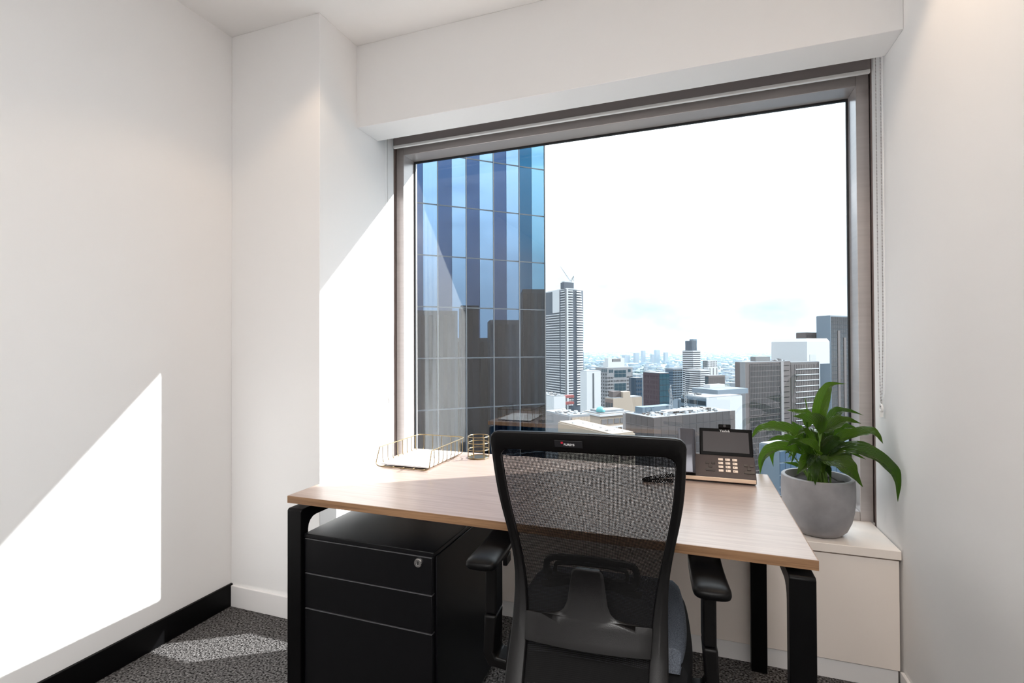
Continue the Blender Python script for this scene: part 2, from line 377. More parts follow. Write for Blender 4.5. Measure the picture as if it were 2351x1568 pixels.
# ---------------------------------------------------------------- desk
def desk():
    t = thing('desk', 'oak laminate desk with black metal frame legs pushed up to the window', 'desk', (-.485, 1.68, 0))
    x0, x1, y0, y1 = -1.235, .265, 1.283, 2.078
    MB().box(x0+.0015, x1-.0015, y0+.0015, y1-.0015, .7075, .7298).build('desk_top', M['oak_top'], t, bevel=.0008)
    e = MB(); e.box(x0, x1, y0, y0+.0014, .707, .7293); e.box(x0, x0+.0014, y0+.0014, y1, .707, .7293); e.box(x1-.0014, x1, y0+.0014, y1, .707, .7293); e.box(x0+.0014, x1-.0014, y1-.0014, y1, .707, .7293)
    e.build('edge_band', M['oak_edge'], t)
    def legframe(xa, xb):
        fr = MB(); yo0, yo1, zt, w = 1.268, 2.092, .695, .034
        c = .035
        def arc(cx, cz, r, a0, a1, n=4): return [(cx+r*math.cos(math.radians(a0+(a1-a0)*i/n)), cz+r*math.sin(math.radians(a0+(a1-a0)*i/n))) for i in range(n+1)]
        # outline in (y, z)
        yi0, yi1, zi = yo0+w, yo1-w, zt-w
        outer = [(yo0, 0), (yo0, zt-.006), (yo0+.006, zt), (yo1-.006, zt), (yo1, zt-.006), (yo1, 0), (yi1, 0)]
        inner = arc(yi1-c, zi-c, c, 0, 90) + arc(yi0+c, zi-c, c, 90, 180)
        fr.prism(outer+inner+[(yi0, 0)], xa, xb, 'x')
        return fr
    legframe(-1.221, -1.167).build('leg_frame', M['black_metal'], t, bevel=.002)
    legframe(.203, .257).build('leg_frame', M['black_metal'], t, bevel=.002)
    for y in (1.42, 1.93):
        MB().box(-1.167, .203, y, y+.04, .655, .693).build('cross_rail', M['black_metal'], t, bevel=.002)
    for x in (-1.194, .23):
        for y in (1.43, 1.9):
            MB().box(x-.015, x+.015, y, y+.05, .6945, .708).build('spacer', M['black_metal'], t)
desk()

def pedestal():
    x0, x1, y0, y1, z1 = -1.164, -.70, 1.28, 1.83, .618
    t = thing('drawer_pedestal', 'black steel three drawer pedestal with lock under the desk', 'drawers', ((x0+x1)/2, (y0+y1)/2, 0))
    MB().box(x0, x1, y0+.02, y1, .03, z1-.016).build('body', M['black_steel'], t, bevel=.002)
    MB().box(x0, x1, y0, y1, z1-.0135, z1).build('top_panel', M['black_steel'], t, bevel=.002)
    for k, (za, zb) in enumerate(((.4965, .6015), (.3855, .4925), (.035, .3815))):
        d = MB().box(x0+.002, x1-.006, y0, y0+.019, za, zb).build('drawer', M['black_steel'], t, bevel=.0018)
        MB().box(x0+.003, x1-.007, y0-.0004, y0+.018, zb-.0002, zb+.0012).build('drawer_highlight', M['edge_highlight'], d)  # thin pale strip standing in for light caught on the drawer's top edge
        if k == 0:
            l = MB(); l.lathe([(.0135, 0), (.0135, .004), (.0115, .0065), (.007, .0065), (.0065, .005), (.0001, .005)], 24)
            l.v = [(-.749+p[0], y0-p[2], .584+p[1]) for p in l.v]
            l.build('lock', M['chrome'], d, smooth=True)
            MB().box(-.7505, -.7475, y0-.0062, y0-.0045, .579, .589).build('keyhole', M['rubber'], d)
    for x in (x0+.05, x1-.05):
        for y in (y0+.07, y1-.07):
            w = MB(); w.tube([(x-.012, y, .0165), (x+.012, y, .0165)], .016, 14); w.build('castor', M['black_plastic'], t, smooth=True)
pedestal()

# ---------------------------------------------------------------- tray, paper, pencil cup
def tray():
    x0, x1, y0, y1, zb, zt = -1.195, -.95, 1.706, 2.04, .7335, .805
    t = thing('letter_tray', 'brass wire letter tray holding white paper on the desk corner', 'tray', ((x0+x1)/2, (y0+y1)/2, .73))
    r = .0021
    def bend(a, b, c, n=4):   # quarter curve a->c through corner b
        a, b, c = Vector(a), Vector(b), Vector(c); return [a*(1-k)**2+b*2*k*(1-k)+c*k*k for k in [i/n for i in range(n+1)]]
    R = .014
    rim = [V(x0+.004, y0+.024, zt)]
    rim += bend((x0+.004, y1-R*2, zt), (x0+.004, y1, zt), (x0+R*2, y1, zt))
    rim += bend((x1-R*2, y1, zt), (x1-.004, y1, zt), (x1-.004, y1-R*2, zt))
    rim += [V(x1-.004, y0+.024, zt)]
    front = [V(x0+.004, y0+.024, zt)] + bend((x0+.002, y0+.004, zb+.02), (x0, y0, zb), (x0+.025, y0, zb)) + bend((x1-.025, y0, zb), (x1, y0, zb), (x1-.002, y0+.004, zb+.02)) + [V(x1-.004, y0+.024, zt)]
    MB().tube(rim, r, 8).build('rim_wire', M['brass'], t, smooth=True)
    MB().tube(front, r, 8).build('front_wire', M['brass'], t, smooth=True)
    for i in range(8):                                       # ribs running across: down one side, across, up the other
        y = y0+.045+i*(y1-y0-.075)/7
        pts = [V(x0+.004, y, zt)] + bend((x0+.004, y, zb+.022), (x0+.004, y, zb), (x0+.026, y, zb)) + bend((x1-.026, y, zb), (x1-.004, y, zb), (x1-.004, y, zb+.022)) + [V(x1-.004, y, zt)]
        MB().tube(pts, r*.75, 6).build('wire', M['brass'], t, smooth=True)
    for i in range(5):
        x = x0+.03+i*(x1-x0-.06)/4
        pts = [V(x, y0, zb)] + bend((x, y1-.026, zb), (x, y1, zb), (x, y1, zb+.022)) + [V(x, y1, zt)]
        MB().tube(pts, r*.75, 6).build('wire', M['brass'], t, smooth=True)
    p = MB().box(-1.182, -.968, 1.728, 2.022, .7362, .7412).build('paper_stack', M['paper'])
    tag(p, 'stack of plain white paper lying in the wire letter tray', 'paper')
tray()
def cup():
    cx, cy_, r, z0, z1 = -.869, 1.992, .045, .73, .826
    t = thing('pencil_cup', 'empty brass wire pencil cup standing beside the letter tray', 'pencil cup', (cx, cy_, z0))
    ring = lambda z, rr=r: [(cx+rr*math.cos(a), cy_+rr*math.sin(a), z) for a in [2*math.pi*i/36 for i in range(36)]]
    for z in (z0+.004, z0+.037, z0+.066, z1-.003):
        MB().tube(ring(z), .0017, 6, closed=True).build('ring', M['brass'], t, smooth=True)
    for i in range(6):
        a = 2*math.pi*i/6+.45; MB().bar((cx+r*math.cos(a), cy_+r*math.sin(a), z0+.003), (cx+r*math.cos(a), cy_+r*math.sin(a), z1-.003), .0017).build('upright_wire', M['brass'], t, smooth=True)
    MB().lathe([(.001, z0+.0008), (r, z0+.0008), (r, z0+.003), (.001, z0+.003)], 36, (cx, cy_)).build('base_plate', M['brass'], t)
cup()

# ---------------------------------------------------------------- desk phone
def phone():
    t = thing('desk_phone', 'bronze and black desk phone with touchscreen and camera beside the chair back', 'phone', (.085, 1.95, .73))
    x0, x1, yf = -.046, .208, 1.886
    def P(d, h): return (yf+d, .73+h)
    # side outline (y, z): low lip, keypad deck, short step, rear stand
    prof = [P(0, .006), P(0, .020), P(.004, .024), P(.066, .086), P(.078, .088), P(.088, .080), P(.098, .004), P(.010, .0025)]
    b = MB().prism(prof, x0, x1, 'x').build('body', M['phone_body'], t, bevel=.004, seg=3)
    MB().box(x0+.012, x1-.002, yf-.0012, yf+.003, .7375, .7505).build('front_strip', M['gold'], t, bevel=.001)
    # deck frame
    sl = math.atan2(.062, .062); du = V(0, math.cos(sl), math.sin(sl)); dn = V(0, -math.sin(sl), math.cos(sl))
    o = V(0, yf+.004, .754)
    def onbox(x, u, w, h, th): return MB().obox(V(x-w/2, 0, 0)+V(0, o.y, o.z)+du*(u-h/2)-dn*.001, V(w,0,0), du*h, dn*(th+.001))
    rx = math.pi/2-(math.pi/2-sl)
    digits = '123456789*0#'
    for k in range(12):
        x = .0965+(k % 3)*.0232; u = .0688-(k//3)*.0152
        kk = onbox(x, u, .0155, .0092, .0022).build('key', M['key'], t, bevel=.0008)
        p = V(x-.003, o.y, o.z)+du*u+dn*.0024-t.location
        text('digit', digits[k], .0072, M['print_dark'], kk, p, (sl, 0, 0), .0001)
    for x, u, w in ((.052, .052, .0125), (.0715, .052, .0125), (.0617, .0385, .0125), (.0617, .0235, .031), (.1775, .0495, .0125), (.197-.001, .0495, .0125), (.187, .0355, .0125), (.187, .0215, .034)):
        onbox(x, u, w, .0085, .002).build('key', M['dark_key'], t, bevel=.0008)
    # touchscreen tilted back
    a = math.radians(63); su = V(0, math.cos(a), math.sin(a)); sn = V(0, -math.sin(a), math.cos(a))
    so = V(.027, yf+.064, .8135)
    H, W = .1035, .178
    s = MB().obox(so, V(W,0,0), su*H, sn*-.012).build('screen_bezel', M['phone_black'], t, bevel=.003, seg=3)
    MB().obox(so+V(.0115,0,0)+su*.014-sn*.0002, V(W-.024,0,0), su*(H-.0275), sn*.0006).build('screen_glass', M['screen'], s)
    text('logo_lettering', 'Yealink', .0118, M['print_white'], s, so+V(W*.5-.002,0,0)+su*(H-.0108)+sn*.0004-t.location, (a, 0, 0))
    c = MB().obox(so+V(W*.5-.023,0,0)+su*(H+.0005)+sn*.002, V(.042,0,0), su*.0155, sn*-.016).build('camera_module', M['phone_black'], t, bevel=.0025, seg=3)
    lens = MB(); cc = so+V(W*.5-.002,0,0)+su*(H+.0085)+sn*.002
    lens.tube([cc-sn*.001, cc+sn*.0009], .0048, 18); lens.build('lens', M['screen'], c, smooth=True)
    MB().prism([(1.972, .735), (2.03, .735), (2.022, .86), (2.0, .87), (1.972, .79)], .07, .17, 'x').build('stand', M['phone_body'], t, bevel=.004)
    # handset lying on its cradle at the left side
    ha = math.radians(60); hu = V(0, math.cos(ha), math.sin(ha)); hn = V(0, -math.sin(ha), math.cos(ha))
    ho = V(-.0495, yf+.012, .752); rows = []
    for k in range(13):
        q = k/12; u = q*.165; bow = .018*math.sin(math.pi*q)*.5
        w = .0305-.002*math.sin(math.pi*q); th = .020+.006*abs(2*q-1)
        cen = ho+V(.0315,0,0)+hu*u+hn*(.004+bow)
        ring = []
        for px, pn in ((-1,-.2),(-1,.55),(-.72,1),(.72,1),(1,.55),(1,-.2),(.8,-.5),(-.8,-.5)):
            ring.append(cen+V(px*w,0,0)+hn*(pn*th*.7))
        rows.append(ring)
    hm = MB().grid(rows, closed=True); n = len(rows[0]); hm.f += [tuple(range(n))[::-1], tuple(12*n+j for j in range(n))]
    h = hm.build('handset', M['handset'], t, bevel=.0015)
    MB().box(-.047, .012, yf-.001, yf+.018, .751, .762).build('handset_rest', M['phone_black'], t, bevel=.002)
    MB().obox(ho+hu*.012-hn*.034, V(.063,0,0), hu*.145, hn*.028).build('cradle', M['phone_body'], t, bevel=.004)
    q = ho+V(.033,0,0)+hu*.147+hn*.0225-t.location
    text('logo_lettering', 'Yealink', .0062, M['print_white'], h, q, (ha, 0, 0))
    # coiled cord of the handset
    pts = []
    for i in range(240):
        s_ = i/239; aa = i*.9; base = V(-.060-.10*math.sin(math.pi*s_), 1.845+.09*s_-.06*math.sin(math.pi*s_), .7365)
        pts.append(base+V(.0055*math.cos(aa), .0, .0055*math.sin(aa)))
    MB().tube(pts, .0015, 5).build('coiled_cord', M['phone_black'], t, smooth=True)
phone()

# ---------------------------------------------------------------- plant
LEAVES = [
([(0.002,0.000,0.409),(0.012,0.000,0.471),(0.031,0.000,0.536),(0.050,0.000,0.565),(0.098,0.000,0.572)],0.021),
([(-0.025,0.030,0.394),(-0.024,0.050,0.440),(-0.057,0.060,0.451),(-0.093,0.070,0.457)],0.017),
([(0.005,-0.030,0.379),(-0.019,-0.040,0.417),(-0.054,-0.050,0.436),(-0.091,-0.060,0.449)],0.030),
([(-0.028,0.030,0.347),(-0.051,0.050,0.372),(-0.065,0.060,0.394),(-0.072,0.070,0.412)],0.020),
([(-0.049,-0.020,0.355),(-0.099,-0.030,0.386),(-0.152,-0.040,0.398),(-0.206,-0.050,0.390),(-0.236,-0.060,0.356)],0.024),
([(-0.028,0.020,0.310),(-0.084,0.030,0.338),(-0.130,0.040,0.341),(-0.168,0.050,0.329)],0.016),
([(-0.056,-0.040,0.301),(-0.122,-0.060,0.323),(-0.175,-0.070,0.308),(-0.202,-0.080,0.276),(-0.208,-0.080,0.223)],0.020),
([(-0.118,0.000,0.315),(-0.145,0.000,0.313),(-0.157,0.000,0.286),(-0.151,0.000,0.238)],0.012),
([(0.023,0.040,0.391),(0.059,0.050,0.421),(0.084,0.060,0.457),(0.126,0.070,0.460),(0.174,0.070,0.446)],0.018),
([(0.017,0.000,0.384),(0.053,0.000,0.409),(0.097,0.000,0.430),(0.147,0.000,0.423)],0.025),
([(0.053,0.050,0.342),(0.084,0.060,0.375),(0.117,0.070,0.398),(0.164,0.080,0.388)],0.019),
([(0.053,0.000,0.345),(0.097,-0.020,0.373),(0.155,-0.050,0.397),(0.175,-0.070,0.392),(0.191,-0.080,0.365)],0.021),
([(0.030,-0.050,0.299),(0.092,-0.080,0.337),(0.150,-0.110,0.323),(0.192,-0.140,0.289),(0.209,-0.150,0.247),(0.209,-0.155,0.181)],0.025),
([(0.011,-0.060,0.294),(0.045,-0.100,0.290),(0.076,-0.120,0.267),(0.117,-0.120,0.214)],0.038),
([(-0.019,-0.050,0.305),(-0.030,-0.090,0.282),(-0.034,-0.115,0.250),(-0.031,-0.125,0.209)],0.020),
([(-0.028,-0.050,0.302),(-0.050,-0.080,0.281),(-0.068,-0.100,0.260),(-0.088,-0.110,0.239)],0.019),
([(-0.000,-0.050,0.304),(-0.002,-0.080,0.282),(-0.003,-0.100,0.245)],0.018),
([(0.015,-0.040,0.268),(0.022,-0.060,0.251),(0.029,-0.080,0.228)],0.011),
([(0.015,-0.030,0.294),(0.041,-0.050,0.331),(0.071,-0.060,0.348),(0.098,-0.070,0.341)],0.021),
([(-0.036,-0.050,0.307),(-0.065,-0.060,0.333),(-0.089,-0.070,0.349),(-0.118,-0.080,0.334)],0.020),
([(-0.030,0.020,0.343),(-0.029,0.020,0.424),(-0.029,0.020,0.473),(-0.036,0.020,0.512)],0.003),
([(0.013,0.000,0.285),(0.017,-0.010,0.325),(0.039,-0.010,0.346),(0.064,-0.020,0.355)],0.021),
([(-0.057,0.020,0.239),(-0.080,0.020,0.247),(-0.114,0.020,0.254)],0.008),
([(-0.012,-0.070,0.313),(-0.032,-0.090,0.337),(-0.061,-0.100,0.356),(-0.083,-0.100,0.364)],0.021),
([(-0.003,0.030,0.290),(-0.012,0.040,0.320),(-0.010,0.050,0.358),(0.002,0.050,0.392)],0.018),
([(0.018,0.020,0.294),(0.031,0.030,0.331),(0.045,0.040,0.370),(0.064,0.050,0.388)],0.018),
([(-0.022,0.050,0.278),(-0.045,0.070,0.289),(-0.062,0.090,0.284),(-0.082,0.100,0.257)],0.017),
([(0.053,0.030,0.294),(0.084,0.020,0.298),(0.107,0.000,0.310),(0.155,-0.020,0.293)],0.019),
]
for _k in range(11):                                  # shorter inner leaves filling the middle
    _a = random.Random(50+_k); _t = _a.uniform(0, 6.28); _c, _s = math.cos(_t), math.sin(_t)*.8
    _h = _a.uniform(.27, .36); _r = _a.uniform(.07, .11)
    LEAVES.append(([(_c*.02, _s*.02, _h-.03), (_c*.045, _s*.045, _h+.02), (_c*_r*.8, _s*_r*.8, _h+_a.uniform(.015, .05)), (_c*_r*1.15, _s*_r*1.15, _h+_a.uniform(-.03, .03))], _a.uniform(.015, .021)))
def catmull(P, n):
    P = [Vector(p) for p in P]; Q = [P[0]*2-P[1]]+P+[P[-1]*2-P[-2]]; out = []
    for s in range(n+1):
        t = s/n*(len(P)-1); i = min(int(t), len(P)-2); k = t-i; a, b, c, d = Q[i], Q[i+1], Q[i+2], Q[i+3]
        out.append(.5*((2*b)+(c-a)*k+(2*a-5*b+4*c-d)*k*k+(3*b-a-3*c+d)*k**3))
    return out
def plant():
    base = V(.455, 2.22, .491)
    t = thing('potted_plant', 'potted peace lily with long glossy leaves in round grey concrete pot', 'plant', base)
    pr = [(.001, 0), (.068, 0), (.080, .004), (.098, .022), (.112, .055), (.1205, .095), (.1245, .140), (.1245, .182), (.1225, .214), (.1195, .2165), (.110, .2165), (.1075, .212), (.108, .178), (.001, .176)]
    MB().lathe(pr, 56, cap=False).build('pot', M['concrete'], t, smooth=True, local=True)
    so = MB(); rows = []
    for r in (.001, .03, .06, .085, .107):
        rows.append([V(r*math.cos(a), r*math.sin(a), .184+random.uniform(0, .012)) for a in [2*math.pi*j/28 for j in range(28)]])
    so.grid(rows, closed=True).build('soil', M['soil'], t, smooth=True, local=True)
    for idx, (pts, w) in enumerate(LEAVES):
        w *= 1.28
        rng = random.Random(idx)
        n = 24; S = catmull(pts, n); rows = []; uvs = []
        m = MB(); cols = 13; cup = rng.uniform(.35, .85); ruf = rng.uniform(.05, .13); ph = rng.uniform(0, 6)
        side0 = None
        for i, p in enumerate(S):
            T = (S[min(i+1, n)]-S[max(i-1, 0)]).normalized()
            # blades face up and towards the room
            up = V(rng.uniform(-.02,.02), -.62, .78)
            sd = T.cross(up)
            if sd.length < .05: sd = side0 or V(1,0,0)
            sd.normalize()
            if side0 is not None:
                if sd.dot(side0) < 0: sd = -sd
                sd = (sd*.5+side0*.5).normalized()
            side0 = sd; nn = sd.cross(T).normalized()
            if nn.dot(up) < 0: nn = -nn
            q = i/n
            prof = max(.015, (math.sin(math.pi*q**.62)**.9)*(1-.30*q**2)) if w > .004 else 1-.6*q
            hw = w*prof
            row = []
            for j in range(cols):
                s = (j-(cols-1)/2)/((cols-1)/2)
                row.append(p+sd*(s*hw)+nn*(hw*cup*abs(s)+hw*ruf*math.sin(9*q*2+ph+s*2)*abs(s)+min(.0013, hw*.06)*math.sin(34*(q-.55*abs(s))+ph)*(abs(s) > .1)))
            rows.append(row)
        m.grid(rows)
        o = m.build('leaf', M['leaf'], t, smooth=True, local=True)
        uv = o.data.uv_layers.new(name='UVMap')
        for lp in o.data.loops:
            i, j = divmod(lp.vertex_index, cols); uv.data[lp.index].uv = (j/(cols-1), i/n)
        # stalk from the soil to the blade
        ang = rng.uniform(0, 6.28); r0 = rng.uniform(.005, .035); b = Vector(pts[0])
        s0 = V(r0*math.cos(ang)+b.x*.25, r0*math.sin(ang)*.6+b.y*.3, .186)
        mid = (s0+b)*.5+V(0, 0, .02)
        if (b-s0).length > .02:
            MB().tube(catmull([s0, mid, b], 6), [.0034]*3+[.003]*2+[.0022]*2, 6).build('stalk', M['petiole'], t, smooth=True, local=True)
plant()

# ---------------------------------------------------------------- office chair (local frame: x right, y towards the desk)
PROF = [(.40, -.405, .173, .128), (.437, -.376, .174, .130), (.496, -.324, .176, .134), (.559, -.282, .1765, .1375), (.626, -.2555, .176, .1465), (.695, -.250, .180, .158),
        (.77, -.2616, .1935, .173), (.83, -.278, .205, .183), (.89, -.2946, .2123, .190), (.974, -.321, .2145, .194), (1.016, -.337, .2145, .194), (1.05, -.349, .2145, .194)]
def prof(z, k):
    for a, b in zip(PROF, PROF[1:]):
        if z <= b[0]:
            q = (z-a[0])/(b[0]-a[0]); return a[k]*(1-q)+b[k]*q
    return PROF[-1][k]
def sprof(z, k): return sum(prof(z+d, k) for d in (-.03, -.015, 0, .015, .03))/5
def chair():
    t = thing('office_chair', 'black mesh-back office chair with armrests tucked under the desk', 'chair', (-.245, 1.4185, 0), math.radians(3.6))
    B = lambda m, n, mt, par=t, **k: m.build(n, mt, par, local=True, **k)
    # back frame: two side members and a top rail as one loop
    st = []
    zs = [.432+.5*i/15 for i in range(16)]
    for z in zs: st.append(((-sprof(z,2), z), (-sprof(z,3), z)))
    zt, zi, R = 1.018, .975, .022
    for a in (180, 150, 120, 90):
        c, s = math.cos(math.radians(a)), math.sin(math.radians(a))
        st.append(((-.2145+R+R*c, zt-R+R*s), (-.194+R+R*c, zi-R+R*s)))
    top = [(x, ) for x in (-.15, -.1, -.05, 0)]
    for (x,) in top: st.append(((x, zt+.002*(1-(x/.2)**2)), (x, zi)))
    st = st + [((-a[0], a[1]), (-b[0], b[1])) for a, b in st[::-1][1:]]
    rows = []
    for a, b in st:
        ya, yb = sprof(a[1],1), sprof(b[1],1)
        th = .015+.006*max(0, min(1, (.7-a[1])/.25))
        mx, mz = (a[0]+b[0])/2, (a[1]+b[1])/2; ym = (ya+yb)/2
        rows.append([V(a[0], ya+th*.6, a[1]), V(a[0], ya-th*.55, a[1]), V(mx, ym-th, mz), V(b[0], yb-th*.7, b[1]), V(b[0], yb+th*.6, b[1])])
    m = MB().grid(rows, closed=True); n = 5; k = len(rows)-1; m.f += [tuple(range(n))[::-1], tuple(k*n+j for j in range(n))]
    fr = B(m, 'back_frame', M['black_plastic'], bevel=.003, seg=2)
    # woven mesh stretched in the frame
    rows = []; nz, nx = 28, 16
    for i in range(nz+1):
        z = .437+(.985-.437)*i/nz; h = sprof(z,3)+.004; rows.append([V(-h+2*h*j/nx, sprof(z,1)+.002+.012*(1-(2*j/nx-1)**2), z) for j in range(nx+1)])
    ms = B(MB().grid(rows), 'back_mesh', M['mesh'], smooth=True)
    uv = ms.data.uv_layers.new(name='UVMap')
    for lp in ms.data.loops:
        i, j = divmod(lp.vertex_index, nx+1); uv.data[lp.index].uv = (j/nx, i/nz)
    # lower rail joining the side members
    z = .438; h = sprof(z,3)+.01
    B(MB().tube([(-h, sprof(z,1), z), (-h*.5, sprof(z,1)-.006, z-.004), (h*.5, sprof(z,1)-.006, z-.004), (h, sprof(z,1), z)], .013, 10), 'lower_rail', M['black_plastic'], smooth=True)
    # T-shaped spine plate outside the mesh
    rows = []
    for z, w in ((.535,.139),(.55,.140),(.575,.142),(.588,.1425),(.5905,.085),(.597,.064),(.606,.053),(.622,.0455),(.65,.041),(.68,.037),(.692,.0345),(.6985,.027)):
        rows.append([V(w*s, sprof(z,1)-.024+.012*abs(s)**2*(w/.14), z) for s in (-1,-.75,-.4,0,.4,.75,1)])
    B(MB().grid(rows), 'spine_plate', M['spine'], solid=.012, bevel=.002, smooth=True)
    # lumbar pad in front of the mesh: slotted oval with two grips
    lum = MB(); zc, hw, hh = .668, .108, .03
    def oval(w, h_):
        P = []
        for i in range(40):
            a = 2*math.pi*i/40; c, s = math.cos(a), math.sin(a)
            x = (w-h_)*(1 if c > 0 else -1)*min(1, abs(c)*1.6) + h_*c; z = zc+h_*(abs(s)**.8)*(1 if s > 0 else -1)
            P.append(V(x, sprof(z,1)+.032, z))
        return P
    lum.tube(oval(hw, hh), .0085, 8, closed=True); lum.tube(oval(hw-.022, hh-.014), .005, 6, closed=True)
    for x in (-.062, -.02, .02, .062):
        for s in (1, -1):
            lum.tube([V(x, sprof(zc,1)+.032, zc+s*.031), V(x, sprof(zc,1)+.032, zc+s*.016)], .005, 6)
    for s in (-1, 1): lum.tube([V(s*.093, sprof(zc,1)+.032, zc-.008), V(s*.113, sprof(zc,1)+.032, zc-.004)], .006, 6)
    lp = B(lum, 'lumbar_pad', M['black_plastic'], smooth=True)
    for s in (-1, 1):
        g = MB(); g.tube([V(s*.045, sprof(.635,1)+.028, .648), V(s*.08, sprof(.635,1)+.03, .634), V(s*.118, sprof(.635,1)+.03, .628)], [.010, .009, .008], 8)
        B(g, 'lumbar_grip', M['black_plastic'], lp, smooth=True)
    # badge on the top rail
    zb = .9965; yb = sprof(zb,1)-.0172; tilt = math.radians(90+20.5)
    up = V(0, -.36, .93); out = V(0, -.93, -.36)
    p0 = V(-.0305, yb, zb)
    bd = B(MB().obox(p0-V(.031,0,0)-up*.0085, V(.062,0,0), up*.017, out*.0012), 'badge', M['rubber'], fr, bevel=.002)
    text('logo_lettering', 'FURSYS', .0072, M['print_white'], bd, p0+V(.0015,0,0)-up*.0012+out*.0016, (tilt, 0, 0))
    B(MB().obox(p0-V(.0165,0,0)+up*.001+out*.0012, V(.0048,0,0), up*.0045, out*.0005), 'logo_mark', M['print_red'], bd)
    # seat
    def cushion(x, y0, y1, za, zb_, drop):
        rows = []
        ny = 14
        for i in range(ny+1):
            q = i/ny; y = y0+(y1-y0)*q; wx = x*(1-.10*q**4-.12*(1-q)**5)
            dz = -drop*max(0, (q-.72)/.28)**2
            ring = []
            for px, pz in ((-.985,0),(-1,.35),(-.985,.72),(-.93,.95),(-.6,1.03),(0,1.0),(.6,1.03),(.93,.95),(.985,.72),(1,.35),(.985,0)):
                e = min(1, (1-abs(2*q-1))*9)**.5
                ring.append(V(px*wx, y, za+(zb_-za)*(pz*e if pz > .1 else pz)+dz))
            rows.append(ring)
        mm = MB().grid(rows, closed=True); c = len(rows[0]); mm.f += [tuple(range(c))[::-1], tuple(ny*c+j for j in range(c))]
        return mm
    B(cushion(.231, -.20, .268, .445, .487, .03), 'seat_cushion', M['seat'], smooth=True)
    B(cushion(.245, -.215, .275, .375, .462, .03), 'seat_shell', M['black_fabric'], smooth=True)
    B(MB().box(-.085, .085, -.12, .12, .315, .39), 'tilt_mechanism', M['black_plastic'], bevel=.01)
    B(MB().obox((-.05, -.37, .37), (.10,0,0), (0,.28,-.03), (0,0,.035)), 'back_bracket', M['black_plastic'], bevel=.008)
    # armrests
    for s in (-1, 1):
        post = MB(); x = s*.272
        sec = [V(x, -.135, .668), V(x, -.135, .60), V(x, -.135, .50)]
        def lbox(mm, a, b, hx, hy):
            rr = []
            for p, (u, w) in ((a, (hx, hy)), (b, (hx, hy))):
                rr.append([p+V(-u,-w,0), p+V(u,-w,0), p+V(u,w,0), p+V(-u,w,0)])
            mm.grid(rr, closed=True); nn = len(mm.v); mm.f += [(nn-8,nn-7,nn-6,nn-5), (nn-1,nn-2,nn-3,nn-4)]
        up_ = MB(); lbox(up_, V(x, -.135, .655), V(x, -.135, .498), .0155, .03)
        arm = B(up_, 'arm_post', M['black_plastic'], bevel=.005)
        low = MB().prism([(s*.29, .496), (s*.294, .39), (s*.278, .362), (s*.12, .345), (s*.12, .372), (s*.258, .388), (s*.2635, .40), (s*.2565, .496)], -.168, -.102, 'y')
        B(low, 'arm_bracket', M['black_plastic'], bevel=.006, seg=3)
        pad = MB(); rows = []
        for i in range(15):
            q = i/14; y = -.262+.275*q; e = min(1, (1-abs(2*q-1))*7+.02)**.5
            w = .042*(.80+.2*e)*(1-.06*q); hh_ = .0165*(.35+.65*e)
            cx = x-s*.004*math.sin(math.pi*q)
            ring = [V(cx+w*c*(abs(c)**-.35 if abs(c) > .05 else 1), y, .668+hh_*sn*(abs(sn)**-.35 if abs(sn) > .05 else 1)-.006*(1-q)) for c, sn in [(math.cos(a), math.sin(a)) for a in [2*math.pi*j/16 for j in range(16)]]]
            rows.append(ring)
        pad.grid(rows, closed=True); pad.f += [tuple(range(16))[::-1], tuple(14*16+j for j in range(16))]
        B(pad, 'arm_pad', M['black_soft'], smooth=True, sub=1)
        lv = MB().box(x+(-s*.032 if s < 0 else -.03), x+(-s*.032 if s < 0 else -.03)+.012, -.16, -.12, .628, .655)
        B(lv, 'height_button', M['black_plastic'], bevel=.003)
    # gas column and five-star base on castors
    B(MB().lathe([(.001,.10),(.028,.10),(.028,.22),(.016,.22),(.016,.32),(.001,.32)], 20), 'gas_column', M['black_plastic'], smooth=True)
    for i in range(5):
        a = math.radians(90+72*i+10); c, s_ = math.cos(a), math.sin(a)
        leg = MB(); rr = []
        for q in (0, .5, 1):
            r = .02+.27*q; w = .026-.009*q; h = .022-.008*q; z = .098-.018*q; p = V(c*r, s_*r, z); sd = V(-s_, c, 0)
            rr.append([p-sd*w-V(0,0,h), p+sd*w-V(0,0,h), p+sd*w*.8+V(0,0,h), p-sd*w*.8+V(0,0,h)])
        leg.grid(rr, closed=True); leg.f += [(3,2,1,0), (8,9,10,11)]
        lo = B(leg, 'base_leg', M['black_plastic'], bevel=.004)
        ca = MB()
        for d in (-.016, .016):
            p = V(c*.285, s_*.285, .0275); sd = V(-s_, c, 0); ca.tube([p+sd*(d-.009), p+sd*(d+.009)], .027, 16)
        ca.tube([V(c*.285, s_*.285, .03), V(c*.285, s_*.285, .085)], .008, 8)
        B(ca, 'castor', M['black_plastic'], lo, smooth=True)
chair()

